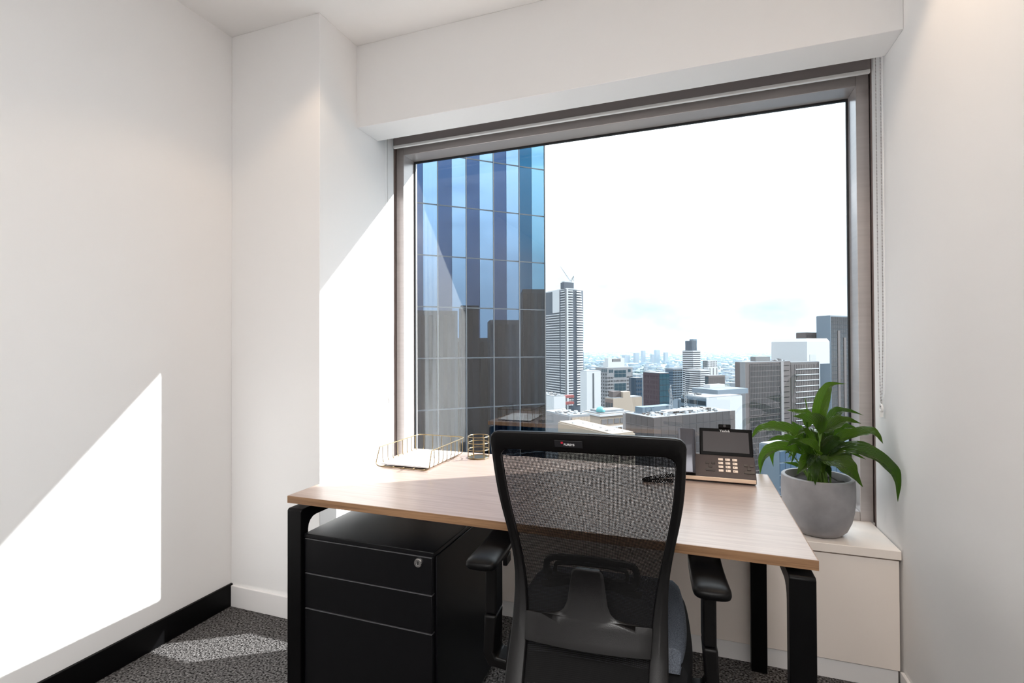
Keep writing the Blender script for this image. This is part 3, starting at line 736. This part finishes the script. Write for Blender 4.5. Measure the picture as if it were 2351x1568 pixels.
# ---------------------------------------------------------------- the city outside
GZ = -118.0
GA = math.radians(43); DA = V(math.sin(GA), math.cos(GA), 0); DB = V(-math.cos(GA), math.sin(GA), 0)
CM = {}
def cmat(k, c, *a, **kw): CM[k] = mat(k, tuple(v*.33 for v in c), *a, **kw)
cmat('white_render', (.80, .84, .88), .8); cmat('pale_grey_concrete', (.27, .29, .32), .85, var=.08, vscale=.3)
cmat('light_grey_roof', (.33, .38, .43), .9, var=.15, vscale=.4); cmat('beige_render', (.52, .43, .34), .85); cmat('pink_brick', (.20, .14, .125), .85)
cmat('dark_glass', (.008, .016, .028), .08, spec=.5); cmat('blue_glass', (.012, .07, .15), .1, spec=.5); cmat('smoke_glass', (.055, .05, .055), .15, spec=.3); cmat('teal_glass', (.006, .07, .11), .1, spec=.5)
cmat('red_brown_cladding', (.055, .02, .035), .5); cmat('dark_blue_cladding', (.006, .04, .085), .5); cmat('brown_panel', (.06, .05, .053), .55, var=.06, vscale=.5)
cmat('brown_concrete', (.085, .062, .066), .8); cmat('pale_joint', (.33, .32, .33), .7); cmat('red_metal', (.33, .03, .03), .6); cmat('green_copper', (.05, .42, .46), .5)
cmat('white_metal', (.72, .76, .80), .5); cmat('grey_metal', (.17, .18, .195), .5); cmat('dark_slate', (.025, .05, .08), .6); cmat('grey_blue_concrete', (.17, .25, .33), .8)
cmat('ochre_wall', (.16, .13, .11), .8); cmat('orange_roof', (.34, .13, .08), .8)
def facade(m, P, d, L, nrm, z_top, rows, fh, cols, fw, fhh, proud=.12, inset=.0):
    pitch = (L-2*inset)/cols
    for r in range(rows):
        z = z_top-fh*(r+.5)
        for c in range(cols):
            x = inset+pitch*(c+.5)
            m.obox(Vector((P[0],P[1],0))+d*(x-pitch*fw/2)+V(0,0,z-fh*fhh/2)-nrm*.2, d*(pitch*fw), V(0,0,fh*fhh), nrm*(.2+proud))
NA = V(DA.y, -DA.x, 0); NB = -DA      # outward normals of the A-face (right) and the B-face (left)
def body(P, a, b, z0, z1, m=None):
    m = m or MB(); m.obox(V(P[0], P[1], z0), DA*a, DB*b, V(0,0,z1-z0)); return m
FOOT = [(-140, 600, 75), (100, 430, 90), (130, 530, 90), (0, 250, 60)]
def building(name, label, x, y, z1, a, b, wall, right=None, left=None, rcol=None, group=None, cat='building', roofmat='light_grey_roof', z0=GZ):
    t = thing(name, label, cat, (x, y, z0), group=group)
    P = V(x, y, 0); FOOT.append((x+(DA*a+DB*b).x/2, y+(DA*a+DB*b).y/2, math.hypot(a, b)/2+26))
    body(P, a, b, z0, z1).build('wall', CM[wall], t)
    rf = MB(); q = P+DA*.25+DB*.25
    rf.obox(V(q.x, q.y, z1-.1), DA*(a-.5), DB*(b-.5), V(0,0,.45)); rf.build('roof', CM[roofmat], t)
    for spec, d, L, nrm, pz in ((right, DA, a, NA, 0), (left, DB, b, NB, 0)):
        if spec:
            rows, fh, cols, fw, fhh, wm = spec[:6]; top = spec[6] if len(spec) > 6 else 1.0
            m = MB(); facade(m, P, d, L, nrm, z1-top, rows, fh, cols, fw, fhh)
            m.build('windows', CM[wm], t, kind='stuff')
    return t
def clutter(t, P, a, b, z, n, smin, smax, mats, seed, name='roof_plant'):
    rng = random.Random(seed)
    ms = [MB() for _ in mats]
    for i in range(n):
        s = rng.uniform(smin, smax); q = Vector(P)+DA*rng.uniform(.05*a, max(.1, .95*a-s))+DB*rng.uniform(.05*b, max(.1, .95*b-s))
        ms[i % len(mats)].obox(V(q.x, q.y, z), DA*s, DB*s*rng.uniform(.4, 1.2), V(0,0,s*rng.uniform(.25, .9)))
    for m, k in zip(ms, mats): m.build(name, CM[k], t, kind='stuff')

def ground():
    o = MB().box(-40000, 40000, -3000, 70000, GZ-2, GZ).build('ground', mat('city_ground', (.06, .085, .10), .95, var=.45, vscale=.004)); struct(o)
    # a cluster of hazy towers far out
    for x, y, w, h, l in ((-440, 3590, 46, 55, 'hazy far block at the left end of the distant tower cluster'), (-372, 3640, 34, 70, 'slim hazy far tower second from the left of the distant cluster'), (-318, 3590, 26, 88, 'narrow hazy far tower in the middle of the distant cluster'),
            (-262, 3660, 22, 60, 'shortest hazy far tower before the gap in the distant cluster'), (-228, 3620, 34, 92, 'tallest hazy far tower of the distant cluster'), (-170, 3650, 28, 74, 'hazy far tower at the right end of the distant cluster')):
        b = MB(); b.obox((x, y, GZ), DA*w, DB*w*.7, (0,0,h)); t = b.build('far_tower', CM['pale_grey_concrete']); FOOT.append((x, y, 80))
        tag(t, l, 'building', 'hazy towers of the far cluster on the horizon')
    rng = random.Random(3); W, G_, T = MB(), MB(), MB()
    for i in range(9000):
        y = 420*math.exp(rng.random()*3.25); x = y*rng.uniform(-.62, .42)-20
        s = rng.uniform(9, 26)*(1+y/6000); h = rng.uniform(4, 13)*(1.8 if rng.random() < .06 else 1)
        if any((x-f[0])**2+(y-f[1])**2 < f[2]**2 for f in FOOT): continue
        q = V(x, y, GZ); dx = DA*s; dy = DB*s*rng.uniform(.5, 1.6)
        r = rng.random()
        if r < .62: (W if r < .34 else G_).obox(q, dx, dy, V(0,0,h))
        else:
            r_ = s*.42; hh = rng.uniform(5, 11)
            T.add([q+V(r_*math.cos(a), r_*math.sin(a), 0) for a in (0, 1.26, 2.5, 3.77, 5.0)]+[q+V(.6*r_*math.cos(a), .6*r_*math.sin(a), hh) for a in (.5, 1.8, 3.1, 4.3, 5.6)],
                  [(0,1,6,5),(1,2,7,6),(2,3,8,7),(3,4,9,8),(4,0,5,9),(5,6,7,8,9)])
    W.build('low_rise_blocks', CM['pale_grey_concrete'], o, kind='stuff'); G_.build('grey_blocks', CM['grey_blue_concrete'], o, kind='stuff')
    T.build('tree_canopy', mat('tree_green', (.018, .03, .018), .9), o, kind='stuff')

def glass_tower():
    g = math.radians(47.1); d = V(math.sin(g), math.cos(g), 0); n = V(d.y, -d.x, 0); P = V(-11.137, 39.090, 0)
    t = thing('glass_tower', 'tall tower of light and dark blue mirror glass panels next door', 'building', (P.x, P.y, GZ))
    zl = 11.76; fh = 3.8
    MB().obox(P+V(0,0,GZ)-n*.35-d*34, d*34, -n*30, V(0,0,-GZ+44)).build('tower_body', CM['dark_slate'], t)
    def gm(name, tint, base):
        return mat(name, tint, 0.0, metal=1)
    LT = gm('light_mirror_glass', (.155, .255, .385), (.003, .02, .035)); DK = gm('dark_mirror_glass', (.030, .054, .112), (.0015, .007, .012)); ED = gm('edge_mirror_glass', (.115, .24, .34), (.006, .05, .07))
    DT = gm('teal_mirror_glass', (.016, .064, .12), (.0015, .015, .025))
    s = [-.055, -1.169, -2.279, -3.376, -4.464, -5.609, -6.694, -7.822, -8.908, -10.018, -11.1, -12.2, -13.3, -14.4, -15.5]
    for k in range(-3, 6):
        z1 = zl-fh*k; z0 = z1-fh
        for i in range(len(s)-1):
            a, b = s[i+1], s[i]
            mt = ED if i == 0 else (DT if i == 1 else (LT if i % 2 == 0 else DK))
            MB().obox(P+d*(a+.012)+V(0,0,z0+.05)-n*.3, d*(b-a-.024), n*.3, V(0,0,fh-.10)).build('panel', mt, t)
    for i in range(0, len(s), 2):                    # vertical joints; every second is a projecting metal fin
        q = P+d*(s[i] if i else .0)+V(0,0,zl-fh*6)
        MB().obox(q-d*.03-n*.2, d*.06, n*.26, V(0,0,fh*9.2)).build('mullion', CM['grey_metal'], t)
    for k in range(-3, 7):
        MB().obox(P+d*s[-1]+V(0,0,zl-fh*k-.045)-n*.25, d*(-s[-1]), n*.27, V(0,0,.09)).build('transom', CM['dark_slate'], t)
glass_tower()

def reflected():
    for i, (x0, y0, x1, y1, z1, lab) in enumerate((
        (86, -45, 95.6, -31, 13.2, 'pale broad office block mirrored low in the leftmost tower panels'),
        (96.2, -30.1, 99.4, -25.0, 15.0, 'narrow dark brown tower mirrored in the glass tower'),
        (101.6, -21.9, 106.6, -13.2, 10.2, 'dark brown ribbed block mirrored in the middle tower panels'),
        (106.9, -12.2, 112, -1.5, 20.6, 'dark slab tower mirrored at the right tower edge'),
        (112, -50, 126, -24, 4.5, 'low dark block mirrored between the tall ones'))):
        a, b = V(x0, y0, 0), V(x1, y1, 0); d = (b-a).normalized(); L = (b-a).length; n = V(-d.y, d.x, 0)
        t = thing('office_block', lab, 'building', (x0, y0, GZ))
        MB().obox(a+V(0,0,GZ), d*L, -n*16, V(0,0,z1-GZ)).build('wall', CM['brown_concrete' if i else 'ochre_wall'], t)
        m = MB()
        for c in range(int(L/2.4)):
            m.obox(a+d*(c*2.4+.25)+V(0,0,GZ)-n*.1, d*1.3, n*.2, V(0,0,z1-GZ-1.5))
        m.build('windows', CM['dark_glass'], t, kind='stuff')
reflected()

def balcony_tower():
    P = V(-140.6, 586.3, 0); zt = 70.3; fh = 3.05
    t = thing('balcony_tower', 'slender white residential tower striped with balconies, crane on its roof', 'building', (P.x, P.y, GZ))
    def curve(s): return P+DA*s-NA*(.018*max(0, s-12)**2)      # right face bends away
    pts = [P+DB*50, P]+[curve(28*i/8) for i in range(1, 9)]+[P+DA*24+DB*50]
    MB().prism([(p.x, p.y) for p in pts], GZ, zt-.5).build('glass_core', CM['dark_blue_cladding'], t)
    bal = MB(); nf = 46
    segs_r = [(2.2, 13.0), (14.6, 26.5)]; segs_l = [(1.6, 11.5), (14.5, 48)]
    for k in range(nf):
        z = zt-fh*(k+1)
        for a, b in segs_r:
            sh = min(2.5, k*.28) if b > 20 else 0
            c = [curve(a+(b-4+sh*1.5-a)*i/4) for i in range(5)]
            for p, q in zip(c, c[1:]): bal.obox(p+V(0,0,z), q-p, NA*.9, V(0,0,1.3))
        for a, b in segs_l:
            if k < 9 and a > 10: continue
            bal.obox(P+DB*a+V(0,0,z), DB*(b-a), NB*.9, V(0,0,1.05))
    bal.build('balconies', CM['white_render'], t, kind='stuff')
    MB().obox(P+DB*14.5+V(0,0,zt-fh*9), DB*15.5, NB*.7, V(0,0,fh*9)).build('white_bay', CM['white_render'], t)
    MB().obox(P-DB*.2+V(0,0,GZ), DB*1.8, NB*1.2, V(0,0,zt-GZ)).build('corner_pier', CM['pale_grey_concrete'], t)
    MB().obox(P+V(0,0,GZ), DA*2.0, NA*1.2, V(0,0,zt-GZ)).build('corner_pier', CM['white_render'], t)
    cap = MB(); cap.prism([(p.x, p.y) for p in pts], zt-.6, zt+.9); cap.build('roof_slab', CM['white_render'], t)
    cr = P-DA*1+DB*3
    MB().obox(cr+V(0,0,zt+.9), DA*14, DB*8, V(0,0,7.5)).build('crown', CM['dark_blue_cladding'], t)
    MB().obox(cr+DA*.6+DB*.4-NA*.0+V(0,0,zt+8.4), DA*11, DB*6, V(0,0,1.4)).build('crown_screen', CM['white_metal'], t)
    c = thing('tower_crane', 'luffing tower crane on the roof of the white balcony tower', 'crane', (-138.4, 597.6, 79.95))
    m = MB(); b = V(-138.4, 597.6, 80.25); tip = V(-150.2, 593.1, 100.1); sd = V(0,0,.7)
    m.bar(b, tip, .28); m.bar(b+V(1.2,0,.2), tip, .2)
    for i in range(14):
        q = i/14; m.bar(b.lerp(tip, q)+V(1.2*(1-q),0,0), b.lerp(tip, q+.07), .12, 4)
    m.build('jib', CM['white_metal'], c)
    m = MB(); m.bar(V(-136.8, 598, 80.45), V(-134.3, 599, 87), .35); m.bar(V(-134.3, 599, 87), V(-134.2, 599, 80.45), .2); m.bar(V(-134.3, 599, 87), V(-138.4, 597.6, 81), .2); m.build('counter_frame', CM['grey_metal'], c)
balcony_tower()

def skyline():
    # white slab with a dark vertical slot
    t = building('slot_building', 'plain white tower block with one dark vertical slot', -68.9, 347.3, -16.5, 12.2, 8, 'white_render')
    P = V(-68.9, 347.3, 0); MB().obox(P+DA*5.0+V(0,0,GZ), DA*1.3, NA*.12, V(0,0,-GZ-17.8)).build('slot', CM['dark_slate'], t)
    # grey office with a grid of small windows and white crown
    P = V(-82.3, 523.1, 0)
    t = building('grid_office', 'grey concrete office with small square windows and a white stepped crown', P.x, P.y, -21.6, 34, 20, 'pale_grey_concrete', left=(24, 3.6, 5, .5, .5, 'dark_glass', 5))
    m = MB(); facade(m, P, DA, 8.5, NA, -30, 20, 3.6, 4, .45, .5); facade(m, P+DA*25.5, DA, 8.5, NA, -30, 20, 3.6, 4, .45, .5); facade(m, P+DA*9, DA, 16, NA, -33.6, 1, 3.6, 9, .45, .5)
    m.build('windows', CM['dark_glass'], t, kind='stuff')
    m = MB(); facade(m, P+DA*9, DA, 16, NA, -38, 18, 3.9, 3, .9, .92); facade(m, P+DA*9, DA, 16, NA, -24, 2, 3.9, 3, .9, .85); facade(m, P+DA*2, DA, 6, NA, -23, 1, 3.9, 2, .7, .8); facade(m, P+DA*27, DA, 5, NA, -23, 1, 3.9, 1, .7, .8); facade(m, P, DB, 10, NB, -22.5, 1, 3.9, 3, .7, .8)
    m.build('glazed_bay', CM['teal_glass'], t, kind='stuff')
    Q = P+DA*6+DB*6; body(Q, 22, 9, -21.6, -15.5).build('crown', CM['white_render'], t)
    for o in (0, 17): body(Q+DA*o, 5, 6, -15.5, -11.5).build('crown_block', CM['white_render'], t)
    body(Q+DA*6, 10, 5, -15.5, -12.5).build('plant_room', CM['grey_metal'], t)
    # far dark block and small ones around it
    building('dark_block', 'dark blue office block behind the grid office and beige building', -44.9, 441, -26.4, 9.5, 9, 'dark_blue_cladding', right=(16, 3.6, 4, .6, .45, 'blue_glass'))
    building('striped_flats', 'thin pale striped block beside the grey grid office', -42, 560, -26, 8, 8, 'white_render', right=(18, 3.1, 1, .9, .45, 'blue_glass'))
    # dark red and teal block
    t = building('glass_office', 'dark reddish office block with one teal glass face', -19.8, 343.7, -16.9, 8.7, 15.6, 'red_brown_cladding', left=(22, 3.4, 11, .78, .6, 'red_brown_cladding'))
    P = V(-19.8, 343.7, 0); m = MB(); facade(m, P, DA, 8.7, NA, -17.2, 20, 3.8, 3, .97, .93, .15); m.build('teal_glazing', CM['teal_glass'], t, kind='stuff')
    body(P+DB*15.6, .5, .6, GZ, -18).build('corner_strip', CM['white_render'], t)
    # beige building
    P = V(-38.3, 262.8, 0)
    t = building('beige_building', 'low beige block with blank wall and a raised box', P.x, P.y, -26.1, 19.4, 6.7, 'beige_render')
    MB().obox(P+V(0,0,GZ), DB*6.7, NB*.15, V(0,0,-GZ-26.6)).build('brick_face', CM['pink_brick'], t)
    for r in range(4):
        for c in range(3): MB().obox(P+DB*(.35+c*2.1)+V(0,0,-31.0-r*3.4)+NB*.1, DB*1.6, NB*.12, V(0,0,2.5)).build('window', CM['dark_glass'], t)
    body(P+DA*6.5, 4.9, 3.7, -26.1, -22.9).build('raised_box', CM['beige_render'], t); body(P+DA*1+DB*1.5, 5.2, 3.7, -26.1, -22.6).build('plant_room', CM['brown_concrete'], t)
    # stepped tower
    P = V(2.2, 850.7, 0)
    t = building('stepped_tower', 'stepped apartment tower with white bands and dark slate top', P.x, P.y, -6.5, 17.6, 21, 'dark_blue_cladding')
    m = MB()
    for k in range(22):
        z = -6.8-3.3*k
        if k < 9 : m.obox(P+V(0,0,z-1.6), DA*17.4, NA*.9, V(0,0,1.6))
        else: m.obox(P+DA*11+V(0,0,z-1.6), DA*7.4, NA*1.2, V(0,0,2.6))
        m.obox(P+V(0,0,z-1.6), DB*20.5, NB*.9, V(0,0,1.5))
    m.build('white_bands', CM['white_render'], t, kind='stuff')
    body(V(1, 855.4, 0), 11.6, 13.8, -6.5, 9.5).build('upper_block', CM['dark_slate'], t); body(V(3.5, 858, 0), 8, 8, 9.5, 12.2).build('plant_room', CM['grey_blue_concrete'], t)
    fi = MB(); facade(fi, V(1, 855.4, 0), DB, 13.8, NB, 9.3, 1, 15.5, 6, .5, 1); facade(fi, V(1, 855.4, 0), DA, 11.6, NA, 9.3, 1, 15.5, 4, .4, 1); fi.build('fins', CM['blue_glass'], t, kind='stuff')
    P = V(12.2, 813, 0)
    t = building('stepped_annex', 'wavy white-banded low annex in front of the stepped tower', P.x, P.y, -35.6, 20.5, 28.9, 'dark_blue_cladding')
    m = MB()
    for k in range(16):
        z = -36-3.3*k; m.obox(P+V(0,0,z-1.5), DA*20.3, NA*1, V(0,0,1.6)); m.obox(P+V(0,0,z-1.5), DB*28.5, NB*1.2, V(0,0,1.4))
    m.build('white_bands', CM['white_render'], t, kind='stuff')
    t = building('cube_flats', 'pale block of flats with grid balconies right of stepped tower', 25.7, 880.5, -23.3, 21.7, 10.5, 'white_render', right=(4, 3.4, 6, .55, .55, 'dark_glass', .5), left=(5, 3.4, 3, .85, .7, 'teal_glass', .5))
    building('white_flats', 'plain white lower block beneath the cube flats', 25.2, 842, -33.0, 22.7, 9, 'white_render', right=(10, 3.4, 3, .3, .9, 'grey_metal', 1))
    building('brown_office', 'brown slab office with vertical ribs before the cube flats', 19.6, 644.8, -35, 28.3, 5.5, 'brown_concrete', right=(1, 40, 22, .45, .95, 'brown_panel'), left=(12, 3.6, 1, .9, .8, 'teal_glass'))
    building('mid_glass_office', 'pale blue gridded office left of the stepped tower', -24.1, 735.3, -30.5, 17.8, 14.7, 'grey_blue_concrete', right=(12, 3.5, 6, .7, .6, 'dark_glass'), left=(12, 3.5, 6, .8, .6, 'blue_glass'))
    building('pale_tower_block', 'pale grey tower block behind the teal glass face', -6, 500, -50, 12, 9, 'grey_blue_concrete', left=(1, 40, 3, .2, .95, 'dark_slate'))
    building('orange_roof_hall', 'low white hall with orange roof below stepped tower', 6, 480, -58, 26, 12, 'white_render', roofmat='orange_roof', right=(3, 4, 8, .5, .5, 'grey_metal'))
    # blue windows / white wall
    P = V(6.5, 246.9, 0)
    t = building('white_wall_building', 'office with blank white side wall and blue strip windows', P.x, P.y, -22.9, 24.2, 15.4, 'white_render')
    MB().obox(P+V(0,0,GZ), DB*15.4, NB*.15, V(0,0,-GZ-22.9)).build('blue_face', CM['grey_blue_concrete'], t)
    for r in range(5):
        for c in range(3): MB().obox(P+DB*(.3+c*5.05)+V(0,0,-26.3-r*3.5)+NB*.1, DB*4.7, NB*.12, V(0,0,1.9)).build('window', CM['dark_glass'], t)
    body(V(10.6, 264.3, 0)-DB*2, 22, 16, -22.9, -20.4).build('upper_storey', CM['grey_blue_concrete'], t); body(V(8.9, 274.3, 0), 11.1, 4, -20.4, -18.8).build('penthouse', CM['white_render'], t)
    clutter(t, P+DB*7, 8, 8, -22.6, 10, .5, 1.6, ('grey_metal', 'white_metal'), 5)
    # brown panel building with roof plant and mast
    P = V(-10.8, 155.7, 0); z1 = -20.2
    t = thing('panel_building', 'low brown-grey panelled building crowded with white roof plant', 'building', (P.x, P.y, GZ))
    body(P, 35.8, 14, GZ, z1-.4).build('wall', CM['pale_joint'], t); body(P+DA*.4+DB*.4, 35, 13.2, z1-.5, z1-.15).build('roof', CM['light_grey_roof'], t)
    for r in range(9):
        zt = z1-.15-r*3.05
        for c in range(12): MB().obox(P+DA*(.04+c*2.98)+V(0,0,zt-2.85), DA*2.9, NA*.12, V(0,0,2.85)).build('panel', CM['brown_panel'], t)
        for c in range(5): MB().obox(P+DB*(.04+c*2.5)+V(0,0,zt-2.85), DB*2.42, NB*.12, V(0,0,2.85)).build('panel', CM['brown_panel'], t)
    clutter(t, P, 34, 13, z1-.15, 130, .3, 1.1, ('white_metal', 'white_render', 'grey_metal', 'white_metal', 'ochre_wall'), 11)
    body(P+DA*3+DB*8, 13, 3.5, z1-.15, z1+1.9).build('plant_room', CM['grey_blue_concrete'], t)
    dk = MB()
    for k in range(7):
        dk.tube([P+DA*(8+k*.1)+DB*(3+k*.5)+V(0,0,z1+.8), P+DA*24+DB*(3+k*.5)+V(0,0,z1+.8)], .14, 6)
    dk.build('pipes', CM['white_metal'], t, kind='stuff')
    for i, (u, v, h, lab) in enumerate(((13.0, 6.0, 8.8, 'tall lattice antenna mast on the panelled roof'), (20.5, 7.0, 6.0, 'shorter lattice mast beside the blue windows'))):
        b = P+DA*u+DB*v+V(0,0,z1); mt = thing('antenna_mast', lab, 'mast', b); m = MB()
        cor = [V(.7,0,0), V(-.35,.6,0), V(-.35,-.6,0)]
        for c in cor: m.bar(b+c, b+c*.25+V(0,0,h), .06, 4)
        for k in range(8):
            q0, q1 = k/8, (k+1)/8
            for j in range(3):
                m.bar(b+cor[j]*(1-.75*q0)+V(0,0,h*q0), b+cor[(j+1) % 3]*(1-.75*q1)+V(0,0,h*q1), .04, 4)
        m.build('lattice', CM['white_metal'], mt)
        a = MB()
        for k in range(8):
            ang = k*.8; rr = .75; q = b+V(rr*math.cos(ang), rr*math.sin(ang), h*(.45+.07*k)); a.obox(q, V(.25,0,0), V(0,.25,0), V(0,0,.8))
        a.build('antennas', CM['grey_metal'], mt, kind='stuff')
    # brown office tower at the right
    P = V(33.6, 362.7, 0)
    t = building('brown_tower', 'broad brown glass office tower rising behind the potted plant', P.x, P.y, -9.9, 47, 8, 'brown_concrete')
    m = MB(); facade(m, P+DA*4, DA, 32, NA, -10.4, 3, 36, 20, .72, .97, .15); m.build('glazing', CM['smoke_glass'], t, kind='stuff')
    m = MB(); facade(m, P+DA*4, DA, 42, NA, -10.4, 29, 3.7, 1, 1, .10, .3); m.build('floor_lines', CM['brown_concrete'], t, kind='stuff')
    body(P+DA*36.5, 2.6, .1, GZ, -10).build('pale_pier', CM['pale_grey_concrete'], t)
    MB().obox(P+DA*36+V(0,0,GZ), DA*2.8, NA*.6, V(0,0,-GZ-10)).build('pale_pier', CM['pale_joint'], t)
    MB().obox(P+V(0,0,GZ), DB*4, NB*.2, V(0,0,-GZ-10)).build('side_face', CM['pale_grey_concrete'], t)
    body(P+DA*13+DB*2, 15, 4, -9.9, -6.4).build('plant_room', CM['grey_metal'], t)
    clutter(t, P+DA*26, 20, 7, -9.6, 24, .6, 2.4, ('grey_metal', 'white_metal', 'brown_concrete'), 4)
    P = V(66, 397.6, 0)
    t = building('brown_grid_wing', 'brown wing with white floor lines right of the glass face', P.x, P.y, -10.8, 33, 2.8, 'brown_panel', right=(1, 100, 17, .42, .98, 'brown_concrete', .6))
    m = MB()
    for k in range(22): m.obox(P+DA*5+V(0,0,-16.0-4.05*k)-NA*.1, DA*28, NA*.5, V(0,0,.5))
    m.build('floor_lines', CM['white_render'], t, kind='stuff'); MB().obox(P+DA*32.4+V(0,0,GZ), DA*.7, NA*.5, V(0,0,-GZ-10.8)).build('edge_line', CM['white_render'], t)
    P = V(79.9, 417.0, 0); z0, z1 = -12.5, 6.3
    t = thing('rooftop_box', 'big white rooftop plant box with chamfered edges above the brown tower', 'building', (P.x, P.y, z0))
    m = MB()
    for a, b, zz in ((27.6, 28.5, z1-2.4),): m.obox(V(P.x, P.y, z0), DA*a, DB*b, V(0,0,zz-z0))
    base = [P, P+DA*27.6, P+DA*27.6+DB*28.5, P+DB*28.5]; cen = P+DA*13.8+DB*14.2
    m.add([p+V(0,0,z1-2.4) for p in base]+[p+(cen-p).normalized()*1.7+V(0,0,z1) for p in base], [(0,1,5,4),(1,2,6,5),(2,3,7,6),(3,0,4,7),(4,5,6,7)])
    m.build('box', CM['white_render'], t)
    MB().obox(P+DA*3+V(0,0,z0), DA*7.5, NA*.15, V(0,0,7)).build('door_panel', CM['white_metal'], t)
    building('brown_slab', 'thin dark brown slab roof behind the white rooftop box', 95.2, 501.4, 12.3, 25.2, 9, 'brown_concrete', right=(1, 6, 16, .5, .6, 'brown_panel', .5))
    P = V(112.9, 496.9, 0)
    t = building('mirror_tower', 'tall grey-violet mirror tower at the far right window edge', P.x, P.y, 26.6, 69.6, 12, 'grey_blue_concrete')
    m = MB(); facade(m, P+DA*1, DA, 66, NA, 26, 40, 3.6, 22, .94, .94, .15); m.build('glazing', CM['smoke_glass'], t, kind='stuff')
    for k in range(3): MB().obox(P+DA*(10+k*9)+V(0,0,GZ), DA*3.4, NA*.5, V(0,0,-GZ+14-6*k)).build('brown_strip', CM['brown_concrete'], t)
    # nearer roofs low in the window
    P = V(-51.8, 194.1, 0)
    t = building('white_block', 'white windowless block beside the mirror tower with roof clutter', P.x, P.y, -19.0, 5.5, 10.8, 'white_render')
    clutter(t, P, 5.5, 10, -18.6, 26, .3, 1.1, ('white_metal', 'grey_metal'), 21)
    r = thing('red_gantry', 'small red and white rooftop gantry by the white block', 'rooftop frame', (-49.4, 205.6, -26))
    q = V(-50.6, 205, 0)
    for z in (-20.6, -23.4): MB().obox(q+V(0,0,z), DA*5.4, DB*2, V(0,0,1.1)).build('red_beam', CM['red_metal'], r)
    for i in range(7): MB().obox(q+DA*(.3+i*.75)+V(0,0,-27), DA*.14, DB*.14, V(0,0,4)).build('post', CM['teal_glass'], r)
    for i in (0, 4.6): MB().obox(q+DA*i+DB*.5+V(0,0,-22.6), DA*.3, DB*.3, V(0,0,2.2)).build('strut', CM['grey_metal'], r)
    P = V(-32.3, 137.4, 0)
    t = building('parapet_building', 'near low building with grey left and beige right walls', P.x, P.y, -18.6, 7.1, 14, 'pale_grey_concrete')
    for c in range(6): MB().obox(P+DA*(.9+c*1.04)+V(0,0,GZ), DA*1.0, NA*.1, V(0,0,-GZ-18.9)).build('panel', CM['beige_render'], t)
    clutter(t, P, 7, 13, -18.3, 40, .2, .9, ('white_metal', 'white_render', 'grey_metal'), 31)
    # domed building
    P = V(-32.7, 190.4, 0)
    t = building('dome_building', 'cream building with a green dome and a row of windows', P.x, P.y, -24.8, 15.3, 11, 'beige_render')
    body(P+DA*2+DB*2, 11, 7, -24.5, -23.7).build('upper_roof', CM['light_grey_roof'], t); MB().obox(P-DA*.4-DB*.4+V(0,0,-25.6), DA*16.2, DB*11.6, V(0,0,.7)).build('cornice', CM['white_render'], t)
    for c in range(5): MB().obox(P+DA*(.6+c*3.0)+V(0,0,-28.6), DA*2.4, NA*.2, V(0,0,1.9)).build('window', CM['grey_metal'], t)
    MB().obox(P-DA*.3+V(0,0,-30.2), DA*16, NA*.5, V(0,0,.6)).build('string_course', CM['white_render'], t)
    for c in range(7): MB().obox(P+DA*(.1+c*2.5)+V(0,0,-33), DA*.35, NA*.6, V(0,0,2.8)).build('pilaster', CM['white_render'], t)
    dm = MB(); dc = P+DA*2.6+DB*3.2; dm.lathe([(1.75, -24.2)]+[(1.75*math.cos(a), -23.9+1.75*math.sin(a)) for a in [math.pi/2*i/7 for i in range(8)]], 20, (dc.x, dc.y)); dm.build('dome', CM['green_copper'], t, smooth=True)
    P = V(-16.5, 111.1, 0)
    t = building('podium_roof', 'cream podium roof lowest in the window above the chair', P.x, P.y, -18.5, 6.5, 22, 'beige_render', right=(6, 3, 3, .6, .5, 'pink_brick', .4), roofmat='beige_render')
    clutter(t, P, 6, 20, -18.2, 14, .3, .8, ('white_metal', 'white_render'), 41)
    # lower glass building seen between phone and pot
    P = V(22, 150, 0)
    building('atrium_building', 'low grey-blue glass roofed building below the brown tower', P.x, P.y, -26, 60, 6, 'grey_blue_concrete', right=(12, 3.2, 26, .9, .85, 'blue_glass'))
skyline()
ground()

def haze():
    m = bpy.data.materials.new('city_haze'); m.use_nodes = True; nt = m.node_tree; N = nt.nodes; L = nt.links; N.clear()
    out = N.new('ShaderNodeOutputMaterial'); vs = N.new('ShaderNodeVolumeScatter'); vs.inputs['Color'].default_value = (.12, .20, .27, 1); vs.inputs['Density'].default_value = .00026; vs.inputs['Anisotropy'].default_value = .3
    L.new(vs.outputs[0], out.inputs['Volume'])
    o = MB().box(-9000, 9000, 930, 60000, GZ-1, 112).build('haze', m); o['kind'] = 'stuff'; tag(o, 'pale blue haze lying over the distant city', 'haze')
    m.cycles.homogeneous_volume = True
haze()
